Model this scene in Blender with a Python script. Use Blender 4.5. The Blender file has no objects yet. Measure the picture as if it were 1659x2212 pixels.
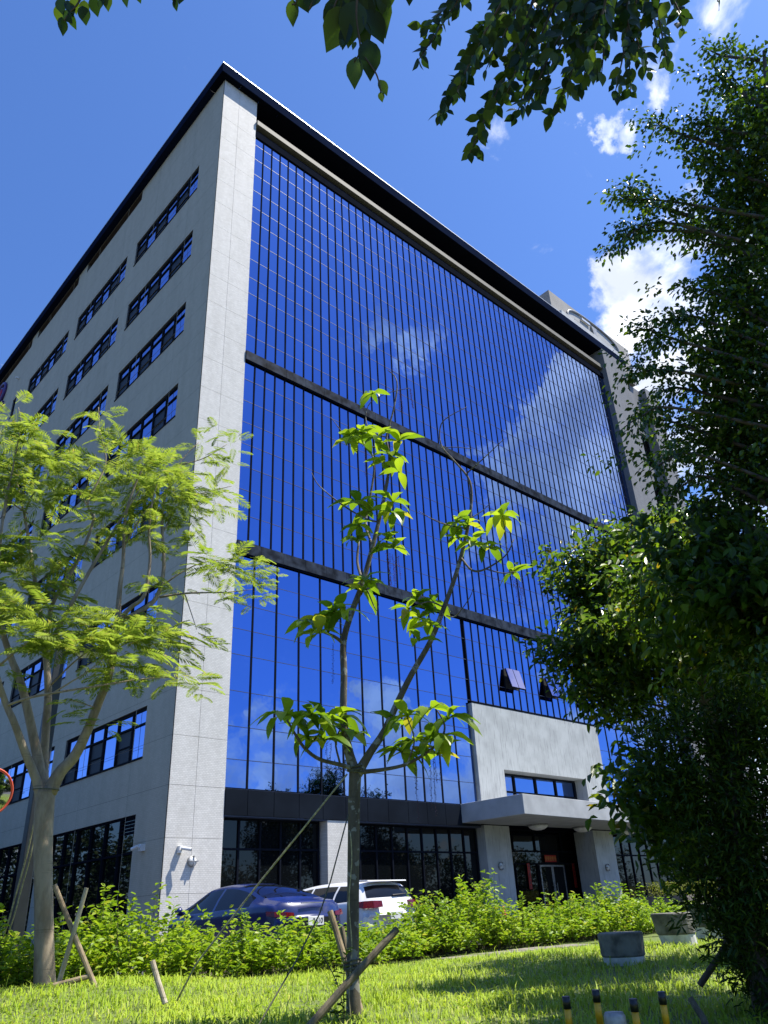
import bpy, math, random
import numpy as np
from mathutils import Vector, Matrix

random.seed(7)
RNG = np.random.default_rng(7)
SC = bpy.context.scene
COL = SC.collection

# ------------------------------------------------------------------ camera
# world frame: x along the glass front, y along the tiled side, origin at the building corner, z = 0 at eye level
RW = np.array([[0.73673234, -0.67457151, -0.04667688],
               [0.28284454, 0.37013683, -0.88487157],
               [0.61418598, 0.6387112, 0.46349064]])
CAMP = np.array([-11.23772, -21.20645, 0.0])
FOC, CXP, CYP = 1656.0, 829.5, 1106.0

cam_data = bpy.data.cameras.new("camera")
cam = bpy.data.objects.new("camera", cam_data)
COL.objects.link(cam)
m3 = RW.T @ np.diag([1.0, -1.0, -1.0])
cam.matrix_world = Matrix.Translation(Vector(CAMP)) @ Matrix([[float(v) for v in r] for r in m3]).to_4x4()
cam_data.sensor_fit = 'HORIZONTAL'
cam_data.sensor_width = 36.0
cam_data.lens = 36.0 * FOC / 1659.0
cam_data.clip_start = 0.05
cam_data.clip_end = 3000.0
SC.camera = cam


def ray(x, y):
    v = RW.T @ np.array([x - CXP, y - CYP, FOC])
    return v


def raydir(x, y):
    v = ray(x, y)
    return v / np.linalg.norm(v)


def ph(x, y, hd):            # point seen at that place, hd metres away measured along the ground
    v = ray(x, y)
    return CAMP + v * (hd / math.hypot(v[0], v[1]))


def pd(x, y, depth):         # point at that depth along the view axis
    return CAMP + ray(x, y) * (depth / FOC)


def onplane(x, y, axis, val):
    v = ray(x, y)
    return CAMP + v * ((val - CAMP[axis]) / v[axis])


# ------------------------------------------------------------------ world
SUN = np.array([0.385, -0.31, 1.0])
SUN = SUN / np.linalg.norm(SUN)
SUN_EL = math.asin(SUN[2])
SUN_AZ = math.atan2(SUN[0], SUN[1])          # clockwise from +Y
SKY_STRENGTH = 0.11
SUN_STRENGTH = 4.6
SC.view_settings.view_transform = 'Standard'
SC.view_settings.look = 'None'
SC.view_settings.gamma = 1.0
SC.view_settings.exposure = 0.95
SC.view_settings.use_curve_mapping = False

W = bpy.data.worlds.new("World")
SC.world = W
W.use_nodes = True
wt = W.node_tree
for nd in list(wt.nodes):
    wt.nodes.remove(nd)


def N(t, typ, **kw):
    n = t.nodes.new(typ)
    for k, v in kw.items():
        setattr(n, k, v)
    return n


def math_node(t, op, a, b=None, c=None, clamp=False):
    n = N(t, 'ShaderNodeMath', operation=op)
    n.use_clamp = clamp
    for i, v in enumerate((a, b, c)):
        if v is None:
            continue
        if isinstance(v, (int, float)):
            n.inputs[i].default_value = v
        else:
            t.links.new(v, n.inputs[i])
    return n.outputs[0]


def maprange(t, v, a, b, c=0.0, d=1.0, smooth=True):
    n = N(t, 'ShaderNodeMapRange')
    n.interpolation_type = 'SMOOTHSTEP' if smooth else 'LINEAR'
    n.clamp = True
    t.links.new(v, n.inputs[0])
    for i, q in zip((1, 2, 3, 4), (a, b, c, d)):
        n.inputs[i].default_value = q
    return n.outputs[0]


sky = N(wt, 'ShaderNodeTexSky')
sky.sky_type = 'NISHITA'
sky.sun_disc = False
sky.sun_elevation = SUN_EL
sky.sun_rotation = SUN_AZ
sky.altitude = 0.0
sky.air_density = 1.0
sky.dust_density = 0.6
sky.ozone_density = 3.0
tc = N(wt, 'ShaderNodeTexCoord')


def refl(v):
    return np.array([v[0], -v[1], v[2]])


CLOUDS = []                                   # direction, outer radius (deg), inner radius (deg), weight


def cl(x, y, ro, ri, w, mirror=False):
    d = raydir(x, y)
    CLOUDS.append((refl(d) if mirror else d, ro, ri, w * 1.3 if mirror else w))


cl(1475, 600, 5.5, 2.2, .95); cl(1370, 640, 2.8, .8, 0.75); cl(1560, 700, 9, 4, 1.0); cl(1430, 530, 3.0, .8, .65)
cl(1424, 188, 2.6, 0.0, .60); cl(1296, 272, 2.0, 0.0, .52); cl(1655, 20, 5, 1.5, .8)
cl(-5, 770, 2.2, .6, .8); cl(1620, 1150, 12, 6, .9); cl(1640, 1500, 10, 6, 1.0); cl(1850, 900, 16, 10, .9)
cl(1500, 1780, 8, 3, .5)
cl(1235, 900, 6.2, 2.5, 1.1, True); cl(1190, 980, 6.5, 2.5, 1.05, True); cl(1290, 800, 3.8, 1.4, 1.0, True)
cl(1320, 980, 6, 2.5, 1.0, True); cl(1150, 1080, 5, 1.5, .85, True); cl(1100, 1130, 5, 1.0, .75, True)
cl(1290, 1210, 6, 2.2, .85, True); cl(1200, 1090, 5.0, 1.5, .85, True); cl(1130, 1250, 5, 1, .65, True)
cl(880, 730, 3.6, .4, .70, True); cl(800, 790, 3.0, .4, .62, True); cl(560, 1690, 6.0, 2.5, 1.0, True); cl(500, 1660, 2.2, .8, .9, True)
cl(845, 1510, 3.4, .8, .9, True); cl(900, 1660, 6, 2.5, .9, True); cl(760, 1640, 5, 1.5, .8, True)
cl(1340, 1600, 6, 2, .8, True); cl(1000, 1700, 6, 2, .9, True)
nz = N(wt, 'ShaderNodeTexNoise')
nz.inputs['Scale'].default_value = 8.0
nz.inputs['Detail'].default_value = 9.0
nz.inputs['Roughness'].default_value = 0.58
nz.inputs['Distortion'].default_value = 0.35
mp = N(wt, 'ShaderNodeMapping')
mp.inputs['Scale'].default_value = (1, 1, 1.5)
wt.links.new(tc.outputs['Generated'], mp.inputs[0])
wt.links.new(mp.outputs[0], nz.inputs['Vector'])
wn = N(wt, 'ShaderNodeTexNoise')
wn.inputs['Scale'].default_value = 7.0
wn.inputs['Detail'].default_value = 7.0
wn.inputs['Roughness'].default_value = 0.62
wt.links.new(tc.outputs['Generated'], wn.inputs['Vector'])
wv = N(wt, 'ShaderNodeVectorMath', operation='MULTIPLY_ADD')
wt.links.new(wn.outputs['Color'], wv.inputs[0])
wv.inputs[1].default_value = (0.30, 0.30, 0.30)
wv.inputs[2].default_value = (-0.15, -0.15, -0.15)
wd = N(wt, 'ShaderNodeVectorMath', operation='ADD')
wt.links.new(tc.outputs['Generated'], wd.inputs[0])
wt.links.new(wv.outputs[0], wd.inputs[1])
wdn = N(wt, 'ShaderNodeVectorMath', operation='NORMALIZE')
wt.links.new(wd.outputs[0], wdn.inputs[0])
bias = None
for d, ro, ri, w in CLOUDS:
    vm = N(wt, 'ShaderNodeVectorMath', operation='DOT_PRODUCT')
    wt.links.new(wdn.outputs[0], vm.inputs[0])
    vm.inputs[1].default_value = [float(q) for q in d]
    s = maprange(wt, vm.outputs['Value'], math.cos(math.radians(ro)), math.cos(math.radians(ri)), 0.0, w)
    bias = s if bias is None else math_node(wt, 'MAXIMUM', bias, s)
# low cumulus all round the horizon
sep = N(wt, 'ShaderNodeSeparateXYZ')
wt.links.new(tc.outputs['Generated'], sep.inputs[0])
low = maprange(wt, sep.outputs[2], 0.22, 0.02, 0.0, 0.55)
bias = math_node(wt, 'MAXIMUM', bias, low)
den = math_node(wt, 'ADD', math_node(wt, 'MULTIPLY_ADD', nz.outputs['Fac'], 3.0, -1.0), math_node(wt, 'MULTIPLY', bias, 0.80))
mask = maprange(wt, den, 0.92, 1.55)
nz2 = N(wt, 'ShaderNodeTexNoise')
nz2.inputs['Scale'].default_value = 13.0
nz2.inputs['Detail'].default_value = 6.0
wt.links.new(tc.outputs['Generated'], nz2.inputs['Vector'])
ccol = N(wt, 'ShaderNodeMix', data_type='RGBA')
wt.links.new(maprange(wt, nz2.outputs['Fac'], 0.35, 0.62), ccol.inputs['Factor'])
CW = 1.0 / SKY_STRENGTH
ccol.inputs['A'].default_value = (0.44 * CW, 0.48 * CW, 0.56 * CW, 1)
ccol.inputs['B'].default_value = (0.80 * CW, 0.82 * CW, 0.86 * CW, 1)
skymix = N(wt, 'ShaderNodeMix', data_type='RGBA')
skytint = N(wt, 'ShaderNodeMix', data_type='RGBA', blend_type='MULTIPLY')
skytint.inputs['Factor'].default_value = 1.0
skytint.inputs['B'].default_value = (0.50, 0.71, 1.06, 1)
wt.links.new(sky.outputs[0], skytint.inputs['A'])
wt.links.new(mask, skymix.inputs['Factor'])
wt.links.new(skytint.outputs['Result'], skymix.inputs['A'])
wt.links.new(ccol.outputs['Result'], skymix.inputs['B'])
bg = N(wt, 'ShaderNodeBackground')
bg.inputs[1].default_value = SKY_STRENGTH
wo = N(wt, 'ShaderNodeOutputWorld')
wt.links.new(skymix.outputs['Result'], bg.inputs[0])
wt.links.new(bg.outputs[0], wo.inputs[0])

sd = bpy.data.lights.new("sun", 'SUN')
sd.energy = SUN_STRENGTH
sd.angle = math.radians(0.53)
sd.color = (1.0, 0.945, 0.84)
so = bpy.data.objects.new("sun", sd)
so.rotation_euler = Vector(SUN).to_track_quat('Z', 'Y').to_euler()
so.location = (30, -30, 60)
COL.objects.link(so)


# ------------------------------------------------------------------ object helpers
def tag(o, label, cat, group=None, kind=None):
    o['label'] = label
    o['category'] = cat
    if group:
        o['group'] = group
    if kind:
        o['kind'] = kind
    return o


def empty(name, loc=(0, 0, 0)):
    o = bpy.data.objects.new(name, None)
    o.location = [float(v) for v in loc]
    o.empty_display_size = 0.2
    COL.objects.link(o)
    return o


def link(name, me, mat, parent=None, kind=None):
    o = bpy.data.objects.new(name, me)
    if mat is not None and not me.materials:
        me.materials.append(mat)
    COL.objects.link(o)
    if parent is not None:
        o.parent = parent
        # parents never rotate: keep world placement by removing their offset
        off = Vector((0, 0, 0))
        p = parent
        while p is not None:
            off += p.location
            p = p.parent
        o.location = -off
    if kind:
        o['kind'] = kind
    return o


def np_mesh(name, V, F, smooth=False):
    """V (n,3); F list of arrays of faces, each (m,k)"""
    me = bpy.data.meshes.new(name)
    V = np.ascontiguousarray(V, dtype=np.float32)
    if not isinstance(F, list):
        F = [F]
    F = [np.ascontiguousarray(f, dtype=np.int32) for f in F if len(f)]
    nl = sum(f.size for f in F)
    nf = sum(len(f) for f in F)
    me.vertices.add(len(V))
    me.vertices.foreach_set('co', V.ravel())
    me.loops.add(nl)
    me.loops.foreach_set('vertex_index', np.concatenate([f.ravel() for f in F]))
    me.polygons.add(nf)
    sizes = np.concatenate([np.full(len(f), f.shape[1], np.int32) for f in F])
    starts = np.concatenate([[0], np.cumsum(sizes)[:-1]]).astype(np.int32)
    me.polygons.foreach_set('loop_start', starts)
    me.polygons.foreach_set('loop_total', sizes)
    if smooth:
        me.polygons.foreach_set('use_smooth', np.ones(nf, bool))
    me.update(calc_edges=True)
    me.validate()
    return me


class MB:
    def __init__(self):
        self.v = []
        self.f = []

    def add(self, vs, fs):
        b = len(self.v)
        self.v += [tuple(float(c) for c in q) for q in vs]
        self.f += [tuple(i + b for i in f) for f in fs]
        return self

    def box(self, x0, x1, y0, y1, z0, z1):
        vs = [(x0, y0, z0), (x1, y0, z0), (x1, y1, z0), (x0, y1, z0), (x0, y0, z1), (x1, y0, z1), (x1, y1, z1), (x0, y1, z1)]
        fs = [(0, 3, 2, 1), (4, 5, 6, 7), (0, 1, 5, 4), (1, 2, 6, 5), (2, 3, 7, 6), (3, 0, 4, 7)]
        return self.add(vs, fs)

    def quad(self, a, b, c, d):
        return self.add([a, b, c, d], [(0, 1, 2, 3)])

    def prism(self, base, top):
        n = len(base)
        fs = [tuple(range(n - 1, -1, -1)), tuple(range(n, 2 * n))]
        for i in range(n):
            j = (i + 1) % n
            fs.append((i, j, n + j, n + i))
        return self.add(list(base) + list(top), fs)

    def tube(self, pts, rad, n=8, cap=True):
        pts = [np.asarray(p, float) for p in pts]
        if not hasattr(rad, '__len__'):
            rad = [rad] * len(pts)
        up = np.array([0.31, 0.17, 0.93])
        vs, fs = [], []
        u = None
        for i, p in enumerate(pts):
            t = pts[min(i + 1, len(pts) - 1)] - pts[max(i - 1, 0)]
            t = t / (np.linalg.norm(t) + 1e-9)
            if u is None:
                u = np.cross(t, up if abs(t @ up) < 0.9 else np.array([1.0, 0, 0]))
            u = u - t * (u @ t)
            u /= np.linalg.norm(u) + 1e-9
            w = np.cross(t, u)
            for k in range(n):
                a = 2 * math.pi * k / n
                vs.append(p + rad[i] * (math.cos(a) * u + math.sin(a) * w))
        for i in range(len(pts) - 1):
            for k in range(n):
                k2 = (k + 1) % n
                fs.append((i * n + k, i * n + k2, (i + 1) * n + k2, (i + 1) * n + k))
        if cap:
            fs.append(tuple(range(n - 1, -1, -1)))
            fs.append(tuple((len(pts) - 1) * n + k for k in range(n)))
        return self.add(vs, fs)

    def lathe(self, c, prof, n=20, axis='z'):
        vs, fs = [], []
        for r, h in prof:
            for k in range(n):
                a = 2 * math.pi * k / n
                p = (r * math.cos(a), r * math.sin(a), h)
                if axis == 'y':
                    p = (p[0], p[2], p[1])
                elif axis == 'x':
                    p = (p[2], p[0], p[1])
                vs.append((c[0] + p[0], c[1] + p[1], c[2] + p[2]))
        for i in range(len(prof) - 1):
            for k in range(n):
                k2 = (k + 1) % n
                fs.append((i * n + k, i * n + k2, (i + 1) * n + k2, (i + 1) * n + k))
        fs.append(tuple(range(n - 1, -1, -1)))
        fs.append(tuple((len(prof) - 1) * n + k for k in range(n)))
        return self.add(vs, fs)

    def mesh(self, name, smooth=False):
        me = bpy.data.meshes.new(name)
        me.from_pydata(self.v, [], self.f)
        if smooth:
            me.polygons.foreach_set('use_smooth', [True] * len(me.polygons))
        me.update()
        return me

    def build(self, name, mat, parent=None, smooth=False, kind=None):
        return link(name, self.mesh(name, smooth), mat, parent, kind)


def bevel(o, w=0.01, seg=2):
    m = o.modifiers.new('bevel', 'BEVEL')
    m.width = w
    m.segments = seg
    m.limit_method = 'ANGLE'
    return o


def spline(pts, k=5):
    """Catmull-Rom through rows of any width"""
    P = np.asarray(pts, float)
    P = np.vstack([2 * P[0] - P[1], P, 2 * P[-1] - P[-2]])
    out = []
    for i in range(1, len(P) - 2):
        for s in range(k):
            t = s / k
            a, b, c, d = P[i - 1], P[i], P[i + 1], P[i + 2]
            out.append(0.5 * ((2 * b) + (-a + c) * t + (2 * a - 5 * b + 4 * c - d) * t * t + (-a + 3 * b - 3 * c + d) * t ** 3))
    out.append(P[-2])
    return np.array(out)


# ------------------------------------------------------------------ materials
def new_mat(name):
    m = bpy.data.materials.new(name)
    m.use_nodes = True
    t = m.node_tree
    b = t.nodes['Principled BSDF']
    return m, t, b


def objco(t):
    return N(t, 'ShaderNodeTexCoord').outputs['Object']


def noise(t, vec, scale, detail=4, rough=0.55):
    n = N(t, 'ShaderNodeTexNoise')
    n.inputs['Scale'].default_value = scale
    n.inputs['Detail'].default_value = detail
    n.inputs['Roughness'].default_value = rough
    if vec is not None:
        t.links.new(vec, n.inputs['Vector'])
    return n.outputs['Fac']


def mixcol(t, fac, a, b, blend='MIX'):
    n = N(t, 'ShaderNodeMix', data_type='RGBA', blend_type=blend)
    for key, v in (('Factor', fac), ('A', a), ('B', b)):
        if isinstance(v, (int, float)):
            n.inputs[key].default_value = v
        elif isinstance(v, tuple):
            n.inputs[key].default_value = (*v, 1) if len(v) == 3 else v
        else:
            t.links.new(v, n.inputs[key])
    return n.outputs['Result']


def bump(t, b, h, strength=0.3, dist=0.01):
    n = N(t, 'ShaderNodeBump')
    n.inputs['Strength'].default_value = strength
    n.inputs['Distance'].default_value = dist
    t.links.new(h, n.inputs['Height'])
    t.links.new(n.outputs[0], b.inputs['Normal'])


def mat_simple(name, col, rough=0.6, metal=0.0, var=0.12, scale=6.0, bmp=0.0, spec=0.5):
    m, t, b = new_mat(name)
    b.inputs['Roughness'].default_value = rough
    b.inputs['Metallic'].default_value = metal
    b.inputs['Specular IOR Level'].default_value = spec
    f = noise(t, objco(t), scale, 5)
    lo = tuple(c * (1 - var) for c in col)
    hi = tuple(min(1, c * (1 + var)) for c in col)
    t.links.new(mixcol(t, maprange(t, f, 0.3, 0.7), lo, hi), b.inputs['Base Color'])
    if bmp:
        bump(t, b, f, bmp, 0.01)
    return m


def mat_tile(name, axes, c1, c2, mortar, tw=0.100, th=0.050, joints=False, stain=0.18):
    """small ceramic tiles in stacked courses; axes picks the two object axes of the face"""
    m, t, b = new_mat(name)
    co = objco(t)
    s = N(t, 'ShaderNodeSeparateXYZ')
    t.links.new(co, s.inputs[0])
    cb = N(t, 'ShaderNodeCombineXYZ')
    t.links.new(s.outputs[axes[0]], cb.inputs[0])
    t.links.new(s.outputs[axes[1]], cb.inputs[1])
    br = N(t, 'ShaderNodeTexBrick')
    br.offset = 0.5
    br.inputs['Scale'].default_value = 1.0
    br.inputs['Brick Width'].default_value = tw
    br.inputs['Row Height'].default_value = th
    br.inputs['Mortar Size'].default_value = 0.0045
    br.inputs['Mortar Smooth'].default_value = 0.2
    br.inputs['Color1'].default_value = (*c1, 1)
    br.inputs['Color2'].default_value = (*c2, 1)
    br.inputs['Mortar'].default_value = (*mortar, 1)
    t.links.new(cb.outputs[0], br.inputs['Vector'])
    st = N(t, 'ShaderNodeMapping')
    st.inputs['Scale'].default_value = (1.2, 1.2, 0.16)
    t.links.new(co, st.inputs[0])
    f = noise(t, st.outputs[0], 1.4, 6, 0.62)
    f2 = noise(t, co, 3.2, 5)
    dirt = maprange(t, math_node(t, 'ADD', math_node(t, 'MULTIPLY', f, 0.6), math_node(t, 'MULTIPLY', f2, 0.4)), 0.32, 0.66)
    col = mixcol(t, dirt, tuple([1 - stain, 1 - stain, 1 - stain * 1.05]), (1.0, 1.0, 1.0))
    c = mixcol(t, 1.0, br.outputs['Color'], col, 'MULTIPLY')
    if joints:
        for ax, per, off in ((axes[1], 1.4225, 0.41), (axes[0], 3.7, 0.55)):
            q = math_node(t, 'FRACT', math_node(t, 'DIVIDE', math_node(t, 'ADD', s.outputs[ax], off + 100 * per), per))
            ln = math_node(t, 'LESS_THAN', q, 0.016 / per)
            c = mixcol(t, math_node(t, 'MULTIPLY', ln, 0.55), c, (0.12, 0.12, 0.12))
    t.links.new(c, b.inputs['Base Color'])
    b.inputs['Roughness'].default_value = 0.6
    b.inputs['Specular IOR Level'].default_value = 0.05
    bump(t, b, br.outputs['Fac'], -0.5, 0.004)
    return m


def mat_ribbed(name, col):
    m, t, b = new_mat(name)
    co = objco(t)
    mp_ = N(t, 'ShaderNodeMapping')
    mp_.inputs['Scale'].default_value = (7, 7, 0.55)
    t.links.new(co, mp_.inputs[0])
    f = noise(t, mp_.outputs[0], 2.2, 4, 0.6)
    f2 = noise(t, co, 1.1, 5, 0.6)
    c = mixcol(t, maprange(t, f2, 0.35, 0.62), tuple(v * 0.82 for v in col), col)
    c = mixcol(t, math_node(t, 'MULTIPLY', maprange(t, f, 0.52, 0.66), 0.55), c, tuple(v * 0.45 for v in col))
    t.links.new(c, b.inputs['Base Color'])
    b.inputs['Roughness'].default_value = 0.8
    bump(t, b, f, -0.4, 0.03)
    return m


def mat_glass_coat(name, tint, rough=0.015, dark=0.0):
    """reflective coated glazing: a tinted mirror with faint waviness and dust"""
    m, t, b = new_mat(name)
    co = N(t, 'ShaderNodeNewGeometry').outputs['Position']
    b.inputs['Metallic'].default_value = 1.0
    f = noise(t, co, 0.9, 5, 0.6)
    g = noise(t, co, 6.0, 6, 0.7)
    dust = math_node(t, 'MULTIPLY', maprange(t, f, 0.5, 0.8), maprange(t, g, 0.4, 0.75))
    oi = N(t, 'ShaderNodeObjectInfo')
    ri = N(t, 'ShaderNodeNewGeometry')
    rnd = math_node(t, 'FRACT', math_node(t, 'ADD', oi.outputs['Random'], ri.outputs['Random Per Island']))
    c = mixcol(t, rnd, tuple(v * 0.94 for v in tint), tuple(min(1, v * 1.05) for v in tint))
    c = mixcol(t, math_node(t, 'MULTIPLY', dust, 0.25), c, (0.35, 0.38, 0.62))
    t.links.new(c, b.inputs['Base Color'])
    b.inputs['Roughness'].default_value = rough
    bump(t, b, noise(t, co, 0.9, 3), 0.05, 0.05)
    return m


def mat_dark_glass(name, col=(0.004, 0.005, 0.006), ior=1.38):
    m, t, b = new_mat(name)
    b.inputs['Base Color'].default_value = (*col, 1)
    b.inputs['Roughness'].default_value = 0.015
    b.inputs['IOR'].default_value = ior
    co = N(t, 'ShaderNodeNewGeometry').outputs['Position']
    bump(t, b, noise(t, co, 0.8, 2), 0.03, 0.04)
    return m


def mat_leaf(name, cols, trans=0.45, rough=0.4, tcol=None, spec=0.4, soft=0.0):
    m, t, b = new_mat(name)
    g = N(t, 'ShaderNodeNewGeometry')
    oi = N(t, 'ShaderNodeObjectInfo')
    rnd = math_node(t, 'FRACT', math_node(t, 'ADD', g.outputs['Random Per Island'], math_node(t, 'MULTIPLY', oi.outputs['Random'], 7.3)))
    cr = N(t, 'ShaderNodeValToRGB')
    el = cr.color_ramp.elements
    for i, (p, c) in enumerate(cols):
        e = el[i] if i < 2 else el.new(p)
        e.position = p
        e.color = (*c, 1)
    t.links.new(rnd, cr.inputs[0])
    f = noise(t, g.outputs['Position'], 1.3, 3)
    c = mixcol(t, maprange(t, f, 0.3, 0.7), cr.outputs[0], mixcol(t, 1.0, cr.outputs[0], (0.72, 0.80, 0.62), 'MULTIPLY'))
    t.links.new(c, b.inputs['Base Color'])
    b.inputs['Roughness'].default_value = rough
    b.inputs['Specular IOR Level'].default_value = spec
    tr = N(t, 'ShaderNodeBsdfTranslucent')
    tb = mixcol(t, 1.0, c, tcol or (1.7, 1.75, 0.9), 'MULTIPLY')
    t.links.new(tb, tr.inputs[0])
    if soft:
        a_ = N(t, 'ShaderNodeVectorMath', operation='SCALE')
        t.links.new(g.outputs['Normal'], a_.inputs[0])
        a_.inputs['Scale'].default_value = 1 - soft
        b_ = N(t, 'ShaderNodeVectorMath', operation='ADD')
        t.links.new(a_.outputs[0], b_.inputs[0])
        b_.inputs[1].default_value = (0, 0, soft)
        c_ = N(t, 'ShaderNodeVectorMath', operation='NORMALIZE')
        t.links.new(b_.outputs[0], c_.inputs[0])
        t.links.new(c_.outputs[0], b.inputs['Normal'])
    ms = N(t, 'ShaderNodeMixShader')
    ms.inputs[0].default_value = trans
    t.links.new(b.outputs[0], ms.inputs[1])
    t.links.new(tr.outputs[0], ms.inputs[2])
    t.links.new(ms.outputs[0], t.nodes['Material Output'].inputs[0])
    return m


def mat_bark(name, c1, c2, scale=5.0, patch=None):
    m, t, b = new_mat(name)
    co = objco(t)
    mp_ = N(t, 'ShaderNodeMapping')
    mp_.inputs['Scale'].default_value = (3, 3, 1.0)
    t.links.new(co, mp_.inputs[0])
    f = noise(t, mp_.outputs[0], scale, 7, 0.65)
    c = mixcol(t, maprange(t, f, 0.36, 0.64), c1, c2)
    if patch:
        g = noise(t, co, 14, 3, 0.5)
        c = mixcol(t, maprange(t, g, 0.56, 0.60), c, patch)
    rings = N(t, 'ShaderNodeMapping')
    rings.inputs['Scale'].default_value = (1, 1, 14)
    t.links.new(co, rings.inputs[0])
    h = noise(t, rings.outputs[0], 1.6, 4)
    c = mixcol(t, math_node(t, 'MULTIPLY', maprange(t, h, 0.62, 0.72), 0.5), c, tuple(v * 0.35 for v in c1))
    t.links.new(c, b.inputs['Base Color'])
    b.inputs['Roughness'].default_value = 0.85
    bump(t, b, f, 0.5, 0.02)
    return m


def mat_paint(name, col, rough=0.25, flake=0.0):
    m, t, b = new_mat(name)
    f = noise(t, objco(t), 2.5, 6, 0.6)
    c = mixcol(t, math_node(t, 'MULTIPLY', maprange(t, f, 0.5, 0.8), 0.12), col, (0.25, 0.24, 0.21))
    t.links.new(c, b.inputs['Base Color'])
    b.inputs['Roughness'].default_value = rough
    b.inputs['Metallic'].default_value = flake
    b.inputs['Coat Weight'].default_value = 0.55
    b.inputs['Coat Roughness'].default_value = 0.04
    return m


MAT = {}
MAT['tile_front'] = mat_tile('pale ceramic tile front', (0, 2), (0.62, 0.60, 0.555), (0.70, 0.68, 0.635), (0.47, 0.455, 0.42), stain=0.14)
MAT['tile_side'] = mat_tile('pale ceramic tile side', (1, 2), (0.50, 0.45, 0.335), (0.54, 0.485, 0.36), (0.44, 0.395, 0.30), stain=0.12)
MAT['tile_shaded'] = mat_tile('shaded ceramic tile', (0, 2), (0.23, 0.23, 0.23), (0.26, 0.26, 0.26), (0.19, 0.19, 0.19), stain=0.16)  # shade over the end pier and wing is put into this darker tile colour
MAT['groove'] = mat_simple('joint backing', (0.13, 0.13, 0.125), 0.9)
MAT['ribbed'] = mat_ribbed('ribbed concrete tile', (0.44, 0.455, 0.44))
MAT['concrete'] = mat_simple('smooth rendered concrete', (0.36, 0.37, 0.37), 0.8, var=0.12, scale=1.6, bmp=0.1)
MAT['concrete_warm'] = mat_simple('roof block concrete', (0.27, 0.26, 0.24), 0.85, var=0.14, scale=0.8)
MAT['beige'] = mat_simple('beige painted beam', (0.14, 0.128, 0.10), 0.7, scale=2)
MAT['fascia'] = mat_simple('dark blue metal fascia', (0.009, 0.014, 0.032), 0.9, 0.0, scale=0.7, spec=0.0)
MAT['soffit'] = mat_simple('dark soffit panel', (0.005, 0.006, 0.011), 0.9, scale=0.9, spec=0.0)
MAT['brown'] = mat_simple('brown soffit board', (0.085, 0.062, 0.047), 0.7, scale=2)
MAT['cap'] = mat_simple('bare metal coping', (0.62, 0.62, 0.60), 0.4, 0.6, scale=2)
MAT['band'] = mat_simple('weathered dark band', (0.027, 0.034, 0.048), 0.55, 0.0, var=0.65, scale=2.2, spec=0.02)
MAT['spandrel'] = mat_simple('charcoal spandrel', (0.009, 0.0125, 0.019), 0.6, 0.0, var=0.25, scale=0.6, spec=0.03)
MAT['mullion'] = mat_simple('dark anodised mullion', (0.010, 0.012, 0.018), 0.8, 0.0, scale=3, spec=0.0)
MAT['joint'] = mat_simple('pale sealant', (0.035, 0.05, 0.105), 0.5, scale=3)
MAT['frame'] = mat_simple('dark window frame', (0.014, 0.017, 0.022), 0.7, 0.0, scale=3, spec=0.02)
MAT['glass'] = mat_glass_coat('blue coated glass', (0.112, 0.205, 0.47))
MAT['glass_side'] = mat_glass_coat('blue window glass', (0.22, 0.34, 0.72), 0.02)
MAT['glass_open'] = mat_glass_coat('grey blue sash glass', (0.20, 0.22, 0.46), 0.03)
MAT['dark_glass'] = mat_dark_glass('dark storefront glass')
MAT['screen'] = mat_simple('insect screen', (0.014, 0.018, 0.024), 0.6)
MAT['interior'] = mat_simple('dark interior', (0.012, 0.012, 0.014), 0.9)
MAT['louvre'] = mat_simple('grey louvre', (0.22, 0.225, 0.23), 0.5, 0.3)
MAT['white'] = mat_simple('white plastic', (0.72, 0.72, 0.70), 0.4)
MAT['steel'] = mat_simple('dull steel', (0.30, 0.30, 0.29), 0.5, 0.5, var=0.3, scale=14)
MAT['red'] = mat_simple('red paper', (0.42, 0.020, 0.010), 0.7)
MAT['gold'] = mat_simple('gold ink', (0.50, 0.28, 0.04), 0.5)
MAT['black'] = mat_simple('black rubber', (0.014, 0.014, 0.014), 0.6)
MAT['blackpaint'] = mat_simple('black paint', (0.012, 0.012, 0.012), 0.35)
MAT['yellow'] = mat_simple('yellow reflective tape', (0.62, 0.34, 0.012), 0.45, var=0.15, scale=20)
MAT['orange'] = mat_simple('orange plastic', (0.72, 0.10, 0.015), 0.5)
MAT['asphalt'] = mat_simple('asphalt', (0.055, 0.055, 0.056), 0.9, var=0.3, scale=30, bmp=0.3)
MAT['paving'] = mat_simple('concrete paving', (0.20, 0.175, 0.14), 0.9, var=0.25, scale=6, bmp=0.3)
MAT['soil'] = mat_simple('turf soil', (0.10, 0.13, 0.025), 0.95, var=0.4, scale=9, bmp=0.5)
MAT['wood'] = mat_bark('weathered pine', (0.17, 0.125, 0.07), (0.32, 0.25, 0.15), 4)
MAT['wood_dark'] = mat_bark('damp pine', (0.075, 0.060, 0.035), (0.17, 0.14, 0.085), 4)
MAT['wood_pale'] = mat_bark('bleached pine', (0.30, 0.25, 0.17), (0.48, 0.42, 0.32), 4)
MAT['bark_pale'] = mat_bark('smooth tan bark', (0.20, 0.155, 0.105), (0.32, 0.26, 0.185), 2.5)
MAT['bark_spot'] = mat_bark('lichen spotted bark', (0.075, 0.062, 0.042), (0.13, 0.11, 0.075), 4, patch=(0.24, 0.235, 0.20))
MAT['bark_dark'] = mat_bark('dark ficus bark', (0.055, 0.042, 0.032), (0.10, 0.08, 0.06), 4)
MAT['rope'] = mat_simple('yellowed rope', (0.36, 0.32, 0.17), 0.9, scale=40, var=0.4)
MAT['rope_dark'] = mat_simple('dark rope', (0.085, 0.085, 0.055), 0.9, scale=40, var=0.4)
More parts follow.
